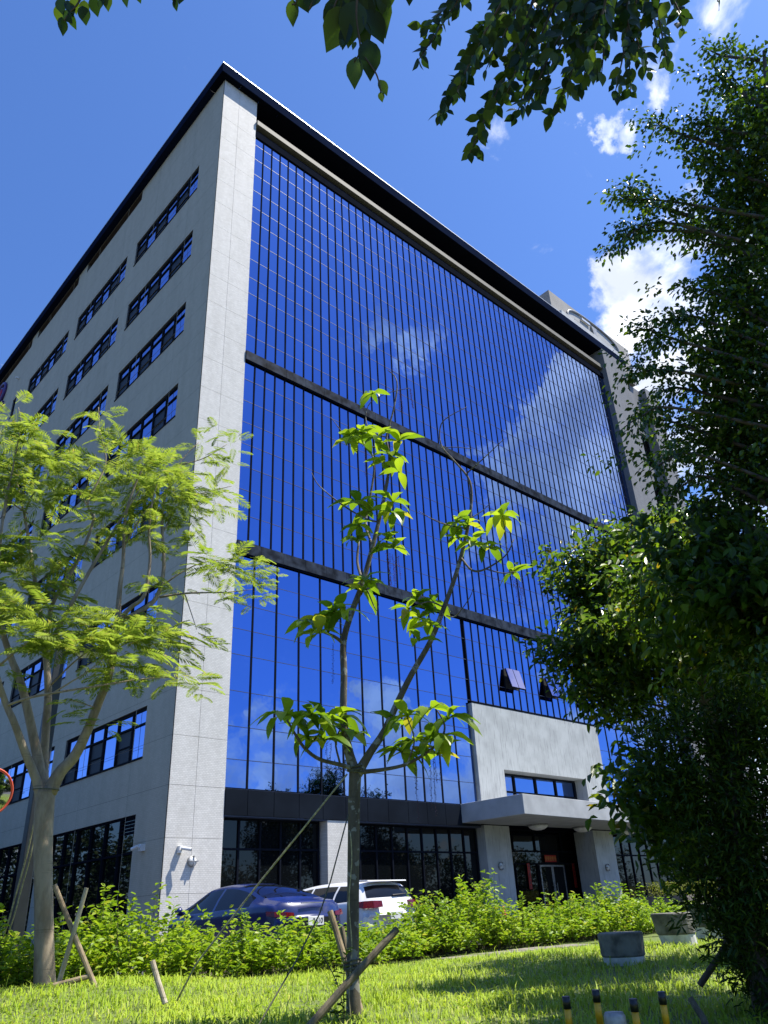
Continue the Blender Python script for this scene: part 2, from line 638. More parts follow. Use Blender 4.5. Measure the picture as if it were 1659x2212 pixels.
MAT['old_concrete'] = mat_simple('stained old concrete', (0.14, 0.135, 0.115), 0.95, var=0.5, scale=7, bmp=0.5)
MAT['whitewash'] = mat_simple('chalky white paint', (0.58, 0.57, 0.54), 0.85, var=0.2, scale=8)
MAT['pole'] = mat_simple('dark pole paint', (0.028, 0.032, 0.036), 0.4, 0.2)
MAT['mirror'] = mat_glass_coat('mirror face', (0.62, 0.64, 0.68), 0.05)
MAT['mirror_rim'] = mat_simple('orange mirror rim', (0.55, 0.075, 0.03), 0.5)
MAT['purple'] = mat_simple('purple sign acrylic', (0.06, 0.03, 0.17), 0.4)
MAT['sign_red'] = mat_simple('red sign acrylic', (0.45, 0.03, 0.06), 0.4)
MAT['pale_panel'] = mat_simple('pale emblem field', (0.33, 0.33, 0.31), 0.6)
MAT['blue_paint'] = mat_paint('deep blue car paint', (0.003, 0.010, 0.085), 0.3, 0.0)
MAT['white_paint'] = mat_paint('white car paint', (0.78, 0.78, 0.77), 0.3)
MAT['car_glass'] = mat_dark_glass('tinted car glass', (0.005, 0.006, 0.008), 1.36)
MAT['tail'] = mat_simple('red lens', (0.11, 0.004, 0.005), 0.15, var=0.4, scale=30)
MAT['teal'] = mat_simple('teal sign letter', (0.05, 0.16, 0.16), 0.5)

MAT['feather'] = mat_leaf('feathery green', [(0.0, (0.17, 0.23, 0.045)), (0.6, (0.23, 0.29, 0.060)), (0.93, (0.29, 0.34, 0.085)), (1.0, (0.35, 0.29, 0.11))], 0.5, 0.55, spec=0.2)
MAT['bigleaf'] = mat_leaf('large lime leaf', [(0.0, (0.085, 0.16, 0.014)), (0.5, (0.18, 0.27, 0.018)), (0.92, (0.32, 0.40, 0.03)), (1.0, (0.36, 0.30, 0.04))], 0.48, 0.33)
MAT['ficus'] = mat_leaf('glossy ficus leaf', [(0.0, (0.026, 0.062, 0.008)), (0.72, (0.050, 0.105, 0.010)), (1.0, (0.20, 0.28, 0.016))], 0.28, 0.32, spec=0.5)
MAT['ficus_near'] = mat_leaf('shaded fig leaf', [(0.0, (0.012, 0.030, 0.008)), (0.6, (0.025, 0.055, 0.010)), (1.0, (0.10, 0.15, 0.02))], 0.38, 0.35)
MAT['broad'] = mat_leaf('broad evergreen leaf', [(0.0, (0.045, 0.090, 0.010)), (0.6, (0.095, 0.165, 0.012)), (0.94, (0.17, 0.23, 0.014)), (1.0, (0.26, 0.18, 0.015))], 0.36, 0.32, spec=0.5, soft=0.55)
MAT['podo'] = mat_leaf('narrow dark leaf', [(0.0, (0.018, 0.042, 0.007)), (0.75, (0.036, 0.074, 0.010)), (1.0, (0.10, 0.14, 0.016))], 0.2, 0.45, spec=0.2)
MAT['shrub'] = mat_leaf('weedy shrub leaf', [(0.0, (0.14, 0.23, 0.014)), (0.5, (0.23, 0.33, 0.020)), (0.9, (0.31, 0.40, 0.028)), (1.0, (0.38, 0.36, 0.06))], 0.36, 0.45, soft=0.3)
MAT['hedge'] = mat_leaf('clipped yellow hedge leaf', [(0.0, (0.10, 0.14, 0.02)), (0.5, (0.19, 0.21, 0.03)), (1.0, (0.28, 0.27, 0.05))], 0.3, 0.5)
MAT['grass'] = mat_leaf('lawn grass', [(0.0, (0.24, 0.34, 0.025)), (0.5, (0.34, 0.45, 0.040)), (0.93, (0.42, 0.50, 0.07)), (1.0, (0.52, 0.47, 0.20))], 0.30, 0.5, spec=0.25, soft=0.6)
for t_ in (MAT['grass'].node_tree,):
    for n_ in t_.nodes:
        if n_.type == 'TEX_NOISE':
            n_.inputs['Scale'].default_value = 0.9
            n_.inputs['Detail'].default_value = 6
MAT['distant'] = mat_leaf('roadside tree leaf', [(0.0, (0.02, 0.045, 0.01)), (1.0, (0.05, 0.085, 0.015))], 0.2, 0.5)
MAT['twig'] = mat_bark('twig bark', (0.05, 0.04, 0.03), (0.11, 0.085, 0.06), 6)
MAT['string'] = mat_simple('purple flower string', (0.050, 0.022, 0.040), 0.7)
MAT['blossom'] = mat_simple('pink flower bead', (0.20, 0.07, 0.12), 0.7)


# ------------------------------------------------------------------ ground
def sstep(a, b, x):
    t = np.clip((x - a) / (b - a), 0, 1)
    return t * t * (3 - 2 * t)


UD = np.array([math.cos(math.radians(48)), math.sin(math.radians(48))])
VD = np.array([-UD[1], UD[0]])
TREE_L = ph(97, 2125, 11.0)          # feathery tree foot
STOOL_SPOT = ph(1400, 2060, 12.3)
LOT = -0.74


def gh(x, y):
    x = np.asarray(x, float)
    y = np.asarray(y, float)
    u = (x - CAMP[0]) * UD[0] + (y - CAMP[1]) * UD[1]
    h = -1.6 + (1.6 + LOT) * sstep(2.6, 6.2, u)
    h = h + 0.20 * np.exp(-((x - TREE_L[0]) ** 2 + (y - TREE_L[1]) ** 2) / 4.5)
    h = h + 0.17 * np.exp(-((x - STOOL_SPOT[0] - .6) ** 2 + (y - STOOL_SPOT[1]) ** 2) / 5.0)
    return h


def grid_mesh(name, xs, ys, dz=0.0, bump_amp=0.0):
    X, Y = np.meshgrid(xs, ys)
    Z = gh(X, Y) + dz
    if bump_amp:
        Z = Z + bump_amp * (np.sin(X * 2.3 + Y * 1.1) * np.sin(Y * 1.9 - X * .7) + 0.6 * np.sin(X * 5.1) * np.sin(Y * 4.3 + 1))
    V = np.stack([X.ravel(), Y.ravel(), Z.ravel()], 1)
    nx, ny = len(xs), len(ys)
    i = (np.arange(ny - 1)[:, None] * nx + np.arange(nx - 1)[None]).ravel()
    F = np.stack([i, i + 1, i + nx + 1, i + nx], 1)
    return np_mesh(name, V, F, True)


xs = np.concatenate([np.linspace(-700, -40, 12), np.linspace(-38, 30, 86), np.linspace(34, 700, 14)])
ys = np.concatenate([np.linspace(-700, -60, 12), np.linspace(-56, 6, 90), np.linspace(12, 700, 14)])
g = link('ground', grid_mesh('ground', xs, ys, -0.035), MAT['asphalt'])
g['kind'] = 'structure'

lx = np.linspace(-16, 22, 150)
ly = np.linspace(-27, -10.95, 90)
lawn_me = grid_mesh('lawn', lx, ly, 0.0, 0.012)
lawn = link('lawn', lawn_me, MAT['soil'])
lawn['kind'] = 'structure'

lot = MB().box(-60, 60, -9.3, -0.001, LOT - 0.02, LOT).build('parking_lot', MAT['asphalt'])
lot['kind'] = 'structure'
road = MB()
for a, b in ((-60, -20), (-20, 20), (20, 60)):
    p = [CAMP[:2] + UD * u + VD * v for u, v in ((-8, a), (1.6, a), (1.6, b), (-8, b))]
    road.quad(*[(q[0], q[1], -1.6 + 0.0) for q in p][::-1])
road = road.build('road', MAT['asphalt'])
road['kind'] = 'structure'
kerb = MB().box(-40, 40, -9.42, -9.3, LOT - 0.1, LOT + 0.10).build('kerb', MAT['paving'])
kerb['kind'] = 'structure'
bed = MB().box(-40, 40, -10.95, -9.42, LOT - 0.12, LOT + 0.02).build('planting_bed', MAT['soil'])
bed['kind'] = 'structure'
path = empty('path', (0, 0, 0))
path['kind'] = 'structure'
for i in range(4):
    x0 = -0.6 + i * 0.95
    o = MB().box(x0, x0 + 0.93, -11.35, -10.80, LOT - 0.05, LOT + 0.035 + 0.006 * (i % 3)).build('paving_slab', MAT['paving'], path)
    bevel(o, 0.012)

# ------------------------------------------------------------------ building
B = empty('office_building', (0, 0, 0))
tag(B, 'large pale tiled office block with tall blue mirror glass front and dark roof fascia', 'building')
ZT = 36.17            # soffit level
ZB = LOT - 0.05
XR = 31.95            # end of the glass front
XE = 35.0


def wall_yz(mb, x, y0, y1, z0, z1, holes, depth):
    """wall in the plane x, openings (ya,yb,za,zb), reveals going to x+depth"""
    ysx = sorted({y0, y1, *[h[0] for h in holes], *[h[1] for h in holes]})
    zsx = sorted({z0, z1, *[h[2] for h in holes], *[h[3] for h in holes]})
    for a, b in zip(ysx, ysx[1:]):
        for c, d in zip(zsx, zsx[1:]):
            my, mz = (a + b) / 2, (c + d) / 2
            if any(h[0] < my < h[1] and h[2] < mz < h[3] for h in holes):
                continue
            mb.quad((x, b, c), (x, a, c), (x, a, d), (x, b, d))
    for ya, yb, za, zb in holes:
        X = x + depth
        mb.quad((x, ya, za), (X, ya, za), (X, ya, zb), (x, ya, zb))
        mb.quad((x, yb, zb), (X, yb, zb), (X, yb, za), (x, yb, za))
        mb.quad((x, ya, zb), (X, ya, zb), (X, yb, zb), (x, yb, zb))
        mb.quad((x, yb, za), (X, yb, za), (X, ya, za), (x, ya, za))


rows = [31.87 - 4.27 * k for k in range(7)]
wcols = [(1.86, 8.17), (9.24, 15.55), (16.82, 23.13), (24.4, 30.7), (32.0, 38.3)]
wins = []
for k, zt in enumerate(rows):
    for ci, (a, b) in enumerate(wcols):
        if k < 2 and ci == 3:
            wins.append((25.35, 26.05, zt - 1.5, zt, k, 'narrow'))
            continue
        wins.append((a, b, zt - 1.60, zt, k, 'wide'))
gf = [(1.92, 8.3, ZB + .30, 2.99), (9.35, 15.7, ZB + .30, 2.99), (16.9, 23.2, ZB + .30, 2.99), (24.4, 38.3, ZB + .30, 2.99)]
openings = [(8.4, 15.5, 35.42, ZT), (16.72, 23.3, 35.42, ZT), (24.35, 30.9, 35.42, ZT), (32, 43.5, 35.42, ZT)]
mb = MB()
wall_yz(mb, 0.012, 0.0, 44.0, ZB, ZT, [w[:4] for w in wins] + gf + openings, 0.16)
mb.build('side_wall', MAT['groove'], B)
allh = [w[:4] for w in wins] + gf + openings
zs_all = [ZB] + [2.17 + 1.4225 * k for k in range(-1, 24) if ZB + .3 < 2.17 + 1.4225 * k < ZT - .3] + [ZT]
ys_all = [0.0, 2.6] + [2.6 + 3.72 * k for k in range(1, 12)]
gp = .004
for ya, yb in zip(ys_all, ys_all[1:]):
    for za, zb in zip(zs_all, zs_all[1:]):
        y0_, y1_, z0_, z1_ = ya + (gp if ya else 0), yb - gp, za + gp, zb - gp
        hs_ = [h for h in allh if h[0] < y1_ and h[1] > y0_ and h[2] < z1_ and h[3] > z0_]
        hs_ = [(max(h[0], y0_), min(h[1], y1_), max(h[2], z0_), min(h[3], z1_)) for h in hs_]
        pn = MB()
        wall_yz(pn, 0.0, y0_, y1_, z0_, z1_, hs_, 0.0125)
        pn.f = [f for f in pn.f if len({tuple(round(c, 5) for c in pn.v[i]) for i in f}) == 4]
        if hs_ and not any(all(abs(pn.v[i][0]) < 1e-6 for i in f) for f in pn.f):
            continue
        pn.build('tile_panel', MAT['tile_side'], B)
mb = MB()
mb.box(0.17, 31.0, 43.8, 44.0, ZB, ZT)          # back wall
mb.box(40.9, 41.0, 0.9, 44.0, ZB, ZT)           # far side
mb.build('rear_wall', MAT['tile_side'], B)
mb = MB()
mb.box(1.9, 2.1, 8.0, 43.6, 35.0, ZT - .01)     # set-back wall behind the roof openings
mb.build('terrace_wall', MAT['concrete'], B)
for ya, yb, za, zb in openings:
    n = max(2, int(round((yb - ya) / 1.1)))
    for i in range(n):
        a = ya + (yb - ya) * i / n
        b = ya + (yb - ya) * (i + 1) / n
        MB().box(0.02, 1.88, a + .012, b - .012, ZT - 0.035, ZT - 0.004).build('soffit_board', MAT['brown'], B)

# side windows: frame > panes and screens
win_cache = {}


def pane_mesh(key, w, h, axis, mat, th=0.012):
    k = (key, round(w, 3), round(h, 3), axis)
    if k not in win_cache:
        m_ = MB()
        if axis == 'x':
            m_.box(0, th, -w / 2, w / 2, -h / 2, h / 2)
        else:
            m_.box(-w / 2, w / 2, 0, th, -h / 2, h / 2)
        me = m_.mesh(key)
        me.materials.append(mat)
        win_cache[k] = me
    return win_cache[k]


def place(name, me, loc, parent, rot=None):
    o = bpy.data.objects.new(name, me)
    COL.objects.link(o)
    o.parent = parent
    off = Vector((0, 0, 0))
    p = parent
    while p is not None:
        off += p.location
        p = p.parent
    o.location = Vector([float(v) for v in loc]) - off
    if rot is not None:
        o.rotation_euler = rot
    return o


def tilt(s=0.003):
    return (random.gauss(0, s), 0.0, random.gauss(0, s))


for ya, yb, za, zb, k, style in wins:
    nsec = 6 if style == 'wide' else 1
    f = MB()
    t_ = 0.055
    X0, X1 = 0.07, 0.14
    f.box(X0, X1, ya, yb, za, za + t_)
    f.box(X0, X1, ya, yb, zb - t_ - .04, zb)
    f.box(X0, X1, ya, ya + t_, za + t_, zb - t_)
    f.box(X0, X1, yb - t_, yb, za + t_, zb - t_)
    ztr = za + (zb - za) * 0.655
    f.box(X0 - .01, X1, ya + t_, yb - t_, ztr, ztr + .06)
    sw = (yb - ya) / nsec
    for i in range(1, nsec):
        yy = ya + sw * i
        f.box(X0 - .015, X1, yy - .035, yy + .035, za + t_, ztr)
        f.box(X0 - .015, X1, yy - .035, yy + .035, ztr + .06, zb - t_)
    for i in range(nsec):
        if nsec > 1 and i % 2 == 1:
            yy = ya + sw * i
            f.box(X0 + .012, X0 + .05, yy + .035, yy + sw - .035, za + (ztr - za) * .5 - .02, za + (ztr - za) * .5 + .02)
    sill = MB().box(-0.03, 0.16, ya - .02, yb + .02, za - 0.045, za - .002)
    wf = f.build('window', MAT['frame'], B)
    sill.build('sill', MAT['frame'], wf)
    for i in range(nsec):
        yc = ya + sw * (i + .5)
        screen = (nsec > 1 and i % 2 == 1)
        me = pane_mesh('screen' if screen else 'pane', sw - .03, ztr - za - .02, 'x', MAT['screen'] if screen else MAT['glass_side'])
        place('screen' if screen else 'pane', me, (0.115 if screen else 0.105, yc, (za + ztr) / 2), wf, None if screen else tilt(.004))
        me = pane_mesh('pane', sw - .03, zb - ztr - .10, 'x', MAT['glass_side'])
        place('pane', me, (0.105, yc, (ztr + .06 + zb - .06) / 2), wf, tilt(.004))

# side ground floor glazing
for ya, yb, za, zb in gf:
    n = int(round((yb - ya) / 1.05))
    sw = (yb - ya) / n
    f = MB()
    f.box(0.05, .15, ya, yb, zb - .06, zb)
    f.box(0.05, .15, ya, yb, za, za + .08)
    ztr = 1.93
    for i in range(n + 1):
        yy = min(max(ya + sw * i, ya + .03), yb - .03)
        f.box(0.03, .15, yy - .03, yy + .03, za + .08, ztr - .03)
        f.box(0.03, .15, yy - .03, yy + .03, ztr + .03, zb - .06)
    f.box(0.03, .15, ya, yb, ztr - .03, ztr + .03)
    wf = f.build('storefront_frame', MAT['mullion'], B)
    for i in range(n):
        yc = ya + sw * (i + .5)
        place('pane', pane_mesh('dark pane', sw - .05, ztr - za - .1, 'x', MAT['dark_glass']), (.10, yc, (za + .05 + ztr) / 2), wf, tilt(.004))
        if i == 0:
            lv = MB()
            for q in range(5):
                z = ztr + .55 + q * .1
                lv.add([(0.04, yc - sw / 2 + .04, z), (0.04, yc + sw / 2 - .04, z), (.10, yc + sw / 2 - .04, z + .07), (.10, yc - sw / 2 + .04, z + .07)], [(0, 1, 2, 3)])
            lv.build('louvre', MAT['mullion'], wf)
        place('pane', pane_mesh('dark pane', sw - .05, zb - ztr - .1, 'x', MAT['dark_glass']), (.10, yc, (zb + ztr) / 2), wf, tilt(.004))

# corner pier of tiled panels with open joints
mb = MB().box(0.04, 1.84, 0.05, 0.8, ZB, ZT)
mb.build('pier_core', MAT['groove'], B)
zj = [ZB]
z = 2.17 - 1.4225 * 2
while z < ZT - .2:
    if z > ZB + .3:
        zj.append(z)
    z += 1.4225
zj.append(ZT)
for a, b in zip(zj, zj[1:]):
    for xa, xb in ((0.0, .86), (.86, 1.86)):
        g_ = .0045
        x0 = xa if xa == 0 else xa + g_
        x1 = xb if xb > 1.8 else xb - g_
        me_b = MB()
        me_b.box(x0, x1, 0.002 if xa == 0 else 0.0, 0.052, a + g_, b - g_)
        if xb > 1.8:
            me_b.box(1.82, 1.86, 0.0525, 0.6, a + g_, b - g_)
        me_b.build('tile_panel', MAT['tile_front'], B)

# right pier and the wing beyond
mb = MB()
mb.box(XR, XE, -0.35, 0.9, ZB, ZT)
mb.build('end_pier', MAT['tile_shaded'], B)
mb = MB()
wz = [(zt - 3.2, zt - 0.2) for zt in rows]
mb.box(XE, 36.0, 0.75, 1.2, ZB, ZT)
mb.box(38.9, 41.0, 0.2, 1.2, ZB, ZT)
zprev = ZB
for za, zb in sorted(wz):
    mb.box(36.0, 38.9, 0.75, 1.2, zprev, za)
    zprev = zb
mb.box(36.0, 38.9, 0.75, 1.2, zprev, ZT)
mb.build('wing_wall', MAT['tile_shaded'], B)
for za, zb in wz:
    f = MB()
    f.box(36.0, 38.9, .95, 1.15, za, za + .1).box(36.0, 38.9, .95, 1.15, zb - .1, zb).box(36.0, 36.1, .95, 1.15, za + .1, zb - .1).box(38.8, 38.9, .95, 1.15, za + .1, zb - .1)
    lw = f.build('louvre_window', MAT['frame'], B)
    n = 18
    for i in range(n):
        z0 = za + .12 + (zb - za - .24) * i / n
        MB().add([(36.1, .97, z0), (38.8, .97, z0), (38.8, 1.09, z0 + .1), (36.1, 1.09, z0 + .1)], [(0, 1, 2, 3)]).build('slat', MAT['louvre'], lw)
    MB().box(36.0, 38.9, 1.1, 1.14, za, zb).build('backing', MAT['interior'], lw)

# ---- curtain wall
CWF = MB()
CWF.box(1.865, 13.55, 0.10, 0.3, 3.601, 34.3).box(13.55, 22.83, 0.10, 0.3, 7.62, 34.3).box(22.83, XR, 0.10, 0.3, 3.601, 34.3)
CW_ = CWF.build('curtain_wall', MAT['mullion'], B)
NUP = int(round((XR - 1.87) / 0.4951))
xup = [1.87 + (XR - 1.87) * i / NUP for i in range(NUP + 1)]
xlo = [1.87 + .80] + [1.87 + .80 + .984 * i for i in range(1, 12)]
xlo = [1.87] + xlo
xlo[-1] = 13.50
zone1 = [20.46, 21.36, 22.43, 23.62, 24.52, 25.60, 26.75, 27.93, 28.86, 29.95, 31.04, 32.10, 33.10, 33.62]
zone2 = [11.95, 13.05, 14.08, 15.08, 16.07, 17.05, 18.05, 19.08, 20.02]
zone3 = [3.62, 4.47, 5.48, 6.61, 7.83, 8.72, 9.61, 10.55, 11.50]
xhi3 = [x for x in xup if x > 13.45]          # narrow bays above the entrance
xr3 = [22.85 + .991 * i for i in range(10)]
xr3[-1] = XR
GY = 0.045
cells = []
for a, b in zip(xup, xup[1:]):
    for c, d in zip(zone2, zone2[1:]):
        cells.append((a, b, c, d))
    for c, d in zip(zone1, zone1[1:]):
        cells.append((a, b, c, d))
for a, b in zip(xlo, xlo[1:]):
    for c, d in zip(zone3, zone3[1:]):
        cells.append((a, b, c, d))
for a, b in zip(xhi3, xhi3[1:]):
    for c, d in zip(zone3, zone3[1:]):
        if c >= 7.8 or False:
            cells.append((a, b, c, d))
for a, b in zip(xr3, xr3[1:]):
    for c, d in zip(zone3, zone3[1:]):
        if d <= 7.84:
            cells.append((a, b, c, d))
AWN = [16.05, 19.05, 22.05]
awn_x = []
for ax_ in AWN:
    i = int(np.argmin([abs(q - ax_) for q in xhi3]))
    awn_x.append((xhi3[i], xhi3[i + 1], xhi3[i + 2]))


def is_awn(a, b, c, d):
    if not (8.7 < c < 8.75):
        return False
    return any(abs(a - q[0]) < .01 or abs(a - q[1]) < .01 for q in awn_x)


cells = [q for q in cells if not is_awn(*q)]


def seen_size(q):
    a, b, c, d = q
    dist = math.dist(((a + b) / 2, 0, (c + d) / 2), CAMP)
    nx = (0 - CAMP[1]) / dist
    return (b - a) * (d - c) * nx / dist ** 2


cells.sort(key=seen_size, reverse=True)
for a, b, c, d in cells[:300]:
    place('pane', pane_mesh('mirror pane', b - a - .02, d - c - .026, 'y', MAT['glass']), ((a + b) / 2, GY, (c + d) / 2), CW_, tilt(.0032))
V, F = [], []
for a, b, c, d in cells[300:]:
    rx, _, rz = tilt(.0032)
    w, h = (b - a - .02) / 2, (d - c - .026) / 2
    cx, cz = (a + b) / 2, (c + d) / 2
    n0 = len(V)
    for dx, dz in ((-w, -h), (w, -h), (w, h), (-w, h)):
        V.append((cx + dx, GY + dx * rz - dz * rx, cz + dz))
    F.append((n0, n0 + 1, n0 + 2, n0 + 3))
link('panes', np_mesh('panes', np.array(V), np.array(F)), MAT['glass'], CW_, 'stuff')

mw = 0.034
MP = -0.026          # how far the mullions stand proud
for xx in xup[1:-1]:
    MB().box(xx - mw, xx + mw, -MP, 0.098, 20.46, 33.75).build('mullion', MAT['mullion'], CW_)
    MB().box(xx - mw, xx + mw, -MP, 0.098, 11.95, 20.02).build('mullion', MAT['mullion'], CW_)
for xx in xlo[1:-1]:
    MB().box(xx - mw, xx + mw, -MP, 0.098, 3.60, 11.50).build('mullion', MAT['mullion'], CW_)
for xx in xhi3[0:-1]:
    MB().box(xx - mw, xx + mw, -MP, 0.098, 7.80 if xx > 13.6 else 3.6, 11.50).build('mullion', MAT['mullion'], CW_)
for xx in xr3[1:-1]:
    MB().box(xx - mw, xx + mw, -MP, 0.098, 3.60, 7.86).build('mullion', MAT['mullion'], CW_)
for zs_, xa, xb in ((zone1[1:-1], 1.87, XR), (zone2[1:-1], 1.87, XR), (zone3[1:-1], 1.87, 13.5), (zone3[4:-1], 13.5, XR), (zone3[1:4], 22.86, XR)):
    for zz in zs_:
        MB().box(xa, xb, 0.036, 0.097, zz - .010, zz + .010).build('transom', MAT['joint'], CW_)
MB().box(1.865, XR, -0.02, 0.09, 33.64, 34.05).build('head_trim', MAT['mullion'], CW_)
for za, zb in ((20.02, 20.46), (11.50, 11.95)):
    n = int((XR - 1.87) / .99)
    for i in range(n):
        a = 1.868 + (XR - 1.868) * i / n
        b = 1.868 + (XR - 1.868) * (i + 1) / n
        MB().box(a + .006, b - .006, -0.055, 0.0985, za + .002, zb - .002).build('band_panel', MAT['band'], CW_)
    MB().box(1.868, XR, -0.035, 0.04, za - .07, za).build('band_gutter', MAT['soffit'], CW_)
for q in awn_x:
    me = MB()
    w = q[2] - q[0]
    h = .93
    me.box(-w / 2 + .02, -0.02, -0.02, 0.02, -h, 0)
    me.box(0.02, w / 2 - .02, -0.02, 0.02, -h, 0)
    aw = me.build('awning_window', MAT['glass_open'], CW_)
    aw.location = ((q[0] + q[2]) / 2, -0.09, 9.60)
    aw.rotation_euler = (math.radians(-15), 0, 0)
    fr = MB()
    fr.box(-w / 2, w / 2, 0.021, 0.05, -h - .03, -h + .03).box(-w / 2, -w / 2 + .04, 0.021, 0.05, -h + .03, 0).box(w / 2 - .04, w / 2, 0.021, 0.05, -h + .03, 0).box(-.03, .03, .021, .05, -h + .03, 0)
    fo = bpy.data.objects.new('sash', fr.mesh('sash'))
    fo.data.materials.append(MAT['frame'])
    COL.objects.link(fo)
    fo.parent = aw
    MB().box(q[0] + .03, q[2] - .03, 0.03, 0.06, 8.72, 9.60).build('opening', MAT['interior'], CW_)

# ---- spandrel over the ground floor, pale joints
MB().box(1.862, 13.555, 0.02, 0.3, 2.80, 3.60).build('spandrel_back', MAT['joint'], B)
MB().box(22.805, XR, 0.02, 0.3, 2.80, 3.60).build('spandrel_back', MAT['joint'], B)
sx = list(xlo)
for a, b in zip(sx[:-1], sx[1:]):
    MB().box(a + .009, b - .009, -0.03, 0.018, 2.84, 3.585).build('spandrel_panel', MAT['spandrel'], B)
for a, b in zip(xr3[:-1], xr3[1:]):
    MB().box(a + .009, b - .009, -0.03, 0.018, 2.84, 3.585).build('spandrel_panel', MAT['spandrel'], B)
MB().box(1.863, 13.5, 0.301, 1.6, 2.82, 2.9).build('storefront_soffit', MAT['soffit'], B)
MB().box(13.5, XR, 0.301, 3.2, 2.99, 3.05).build('lobby_soffit', MAT['soffit'], B)


def storefront(xa, xb, y, n, z1, ztr=1.93):
    f = MB()
    sw = (xb - xa) / n
    f.box(xa, xb, y - .05, y + .05, z1 - .08, z1)
    f.box(xa, xb, y - .05, y + .05, ZB, ZB + .15)
    f.box(xa, xb, y - .055, y + .05, ztr - .03, ztr + .03)
    for i in range(n + 1):
        xx = min(max(xa + sw * i, xa + .03), xb - .03)
        f.box(xx - .03, xx + .03, y - .06, y + .05, ZB + .15, ztr - .03)
        f.box(xx - .03, xx + .03, y - .06, y + .05, ztr + .03, z1 - .08)
    wf = f.build('storefront_frame', MAT['mullion'], B)
    for i in range(n):
        xc = xa + sw * (i + .5)
        place('pane', pane_mesh('dark front pane', sw - .05, ztr - ZB - .15, 'y', MAT['dark_glass']), (xc, y - .01, (ZB + .15 + ztr - .03) / 2), wf, tilt(.003))
        place('pane', pane_mesh('dark front pane', sw - .05, z1 - ztr - .1, 'y', MAT['dark_glass']), (xc, y - .01, (z1 - .08 + ztr + .03) / 2), wf, tilt(.003))
    return wf


storefront(1.87, 5.75, 0.40, 5, 2.82)
storefront(6.75, 13.6, 0.40, 9, 2.82)
storefront(22.8, XR, 0.6, 12, 2.99)
MB().box(1.87, 13.6, 1.0, 1.1, ZB, 2.82).build('backing_wall', MAT['interior'], B)
MB().box(5.82, 6.71, 0.0, 0.6, ZB, 2.815).build('pillar', MAT['tile_front'], B)

# ---- entrance block
mb = MB()
ex0, ex1, ez0, ez1 = 13.56, 22.80, 3.64, 7.68
hx0, hx1, hz0, hz1 = 15.20, 21.14, 3.64, 5.10
for xa, xb, za, zb in ((ex0, hx0, ez0, ez1), (hx1, ex1, ez0, ez1), (hx0, hx1, hz1, ez1)):
    mb.box(xa, xb, -0.12, 0.75, za, zb)
mb.build('entrance_wall', MAT['ribbed'], B)
MB().box(hx0, hx1, .62, .75, 3.64, 5.10).build('entrance_backing', MAT['interior'], B)
MB().box(ex0 - .003, ex1 + .003, -0.125, 0.3, ez1 + .001, ez1 + .05).build('entrance_coping', MAT['mullion'], B)
f = MB()
f.box(hx0, hx1, .50, .60, hz1 - .08, hz1 - .003).box(hx0, hx1, .49, .60, 4.32, 4.38)
nsec = 4
for i in range(nsec + 1):
    xx = min(max(hx0 + (hx1 - hx0) * (0, .235, .49, .74, 1)[i], hx0 + .04), hx1 - .04)
    f.box(xx - .04, xx + .04, .485, .60, 3.66, 4.32).box(xx - .04, xx + .04, .485, .60, 4.38, hz1 - .08)
wf = f.build('entrance_window', MAT['frame'], B)
ed = [hx0 + (hx1 - hx0) * q for q in (0, .235, .49, .74, 1)]
for a, b in zip(ed, ed[1:]):
    for c, d in ((3.66, 4.32), (4.38, hz1 - .08)):
        place('pane', pane_mesh('mirror pane', b - a - .02, d - c, 'y', MAT['glass']), ((a + b) / 2, .55, (c + d) / 2), wf, tilt(.002))

mb = MB().box(13.68, 15.21, -0.03, 1.0, ZB, 2.90)
mb.build('entrance_pillar', MAT['ribbed'], B)
mb = MB().box(21.17, 22.75, -0.03, 1.0, ZB, 2.90)
mb.build('entrance_pillar', MAT['ribbed'], B)

mb = MB()
fr_ = [(12.42, -3.05), (23.4, -2.42)]
base = [(12.42, -3.05, 2.93), (23.4, -2.42, 2.93), (23.4, -0.125, 2.93), (12.42, -0.04, 2.93)]
mb.prism(base, [(x, y, 3.62) for x, y, z in base])
mb.box(12.42, 13.5, -0.04, 0.0, 2.93, 3.62)
bevel(mb.build('canopy', MAT['concrete'], B), .015)

# lobby doors set back under the canopy
DY = 1.5
f = MB()
f.box(15.22, 23.6, DY - .05, DY + .05, 2.93, 2.989)
for zz in (2.12, 1.62):
    f.box(15.22, 23.6, DY - .055, DY + .05, zz - .03, zz + .03)
for xx in (16.2, 17.2, 18.75, 20.72, 22.0, 23.3):
    f.box(xx - .03, xx + .03, DY - .06, DY + .05, 2.15, 2.93)
    f.box(xx - .03, xx + .03, DY - .06, DY + .05, ZB, 1.59)
wf = f.build('lobby_frame', MAT['mullion'], B)
MB().box(15.22, 23.6, DY + .0, DY + .02, ZB, 2.93).build('lobby_glass', MAT['dark_glass'], wf)
for a, b in ((18.84, 19.72), (19.74, 20.62)):
    d = MB()
    d.box(a, b, DY - .10, DY - .062, 1.50, 1.57).box(a, a + .07, DY - .10, DY - .062, -.66, 1.50).box(b - .07, b, DY - .10, DY - .062, -.66, 1.50).box(a + .07, b - .07, DY - .10, DY - .062, -.66, -.55)
    do = d.build('door', MAT['steel'], B)
    MB().box(a + .07, b - .07, DY - .09, DY - .075, -.55, 1.50).build('door_glass', MAT['dark_glass'], do)
    hx = b - .12 if a < 19 else a + .12
    h_ = MB()
    h_.tube([(hx, DY - .16, -.1), (hx, DY - .16, .85)], .018, 8)
    h_.tube([(hx, DY - .16, 0), (hx, DY - .09, 0)], .012, 6).tube([(hx, DY - .16, .75), (hx, DY - .09, .75)], .012, 6)
    h_.build('handle', MAT['steel'], do, True)
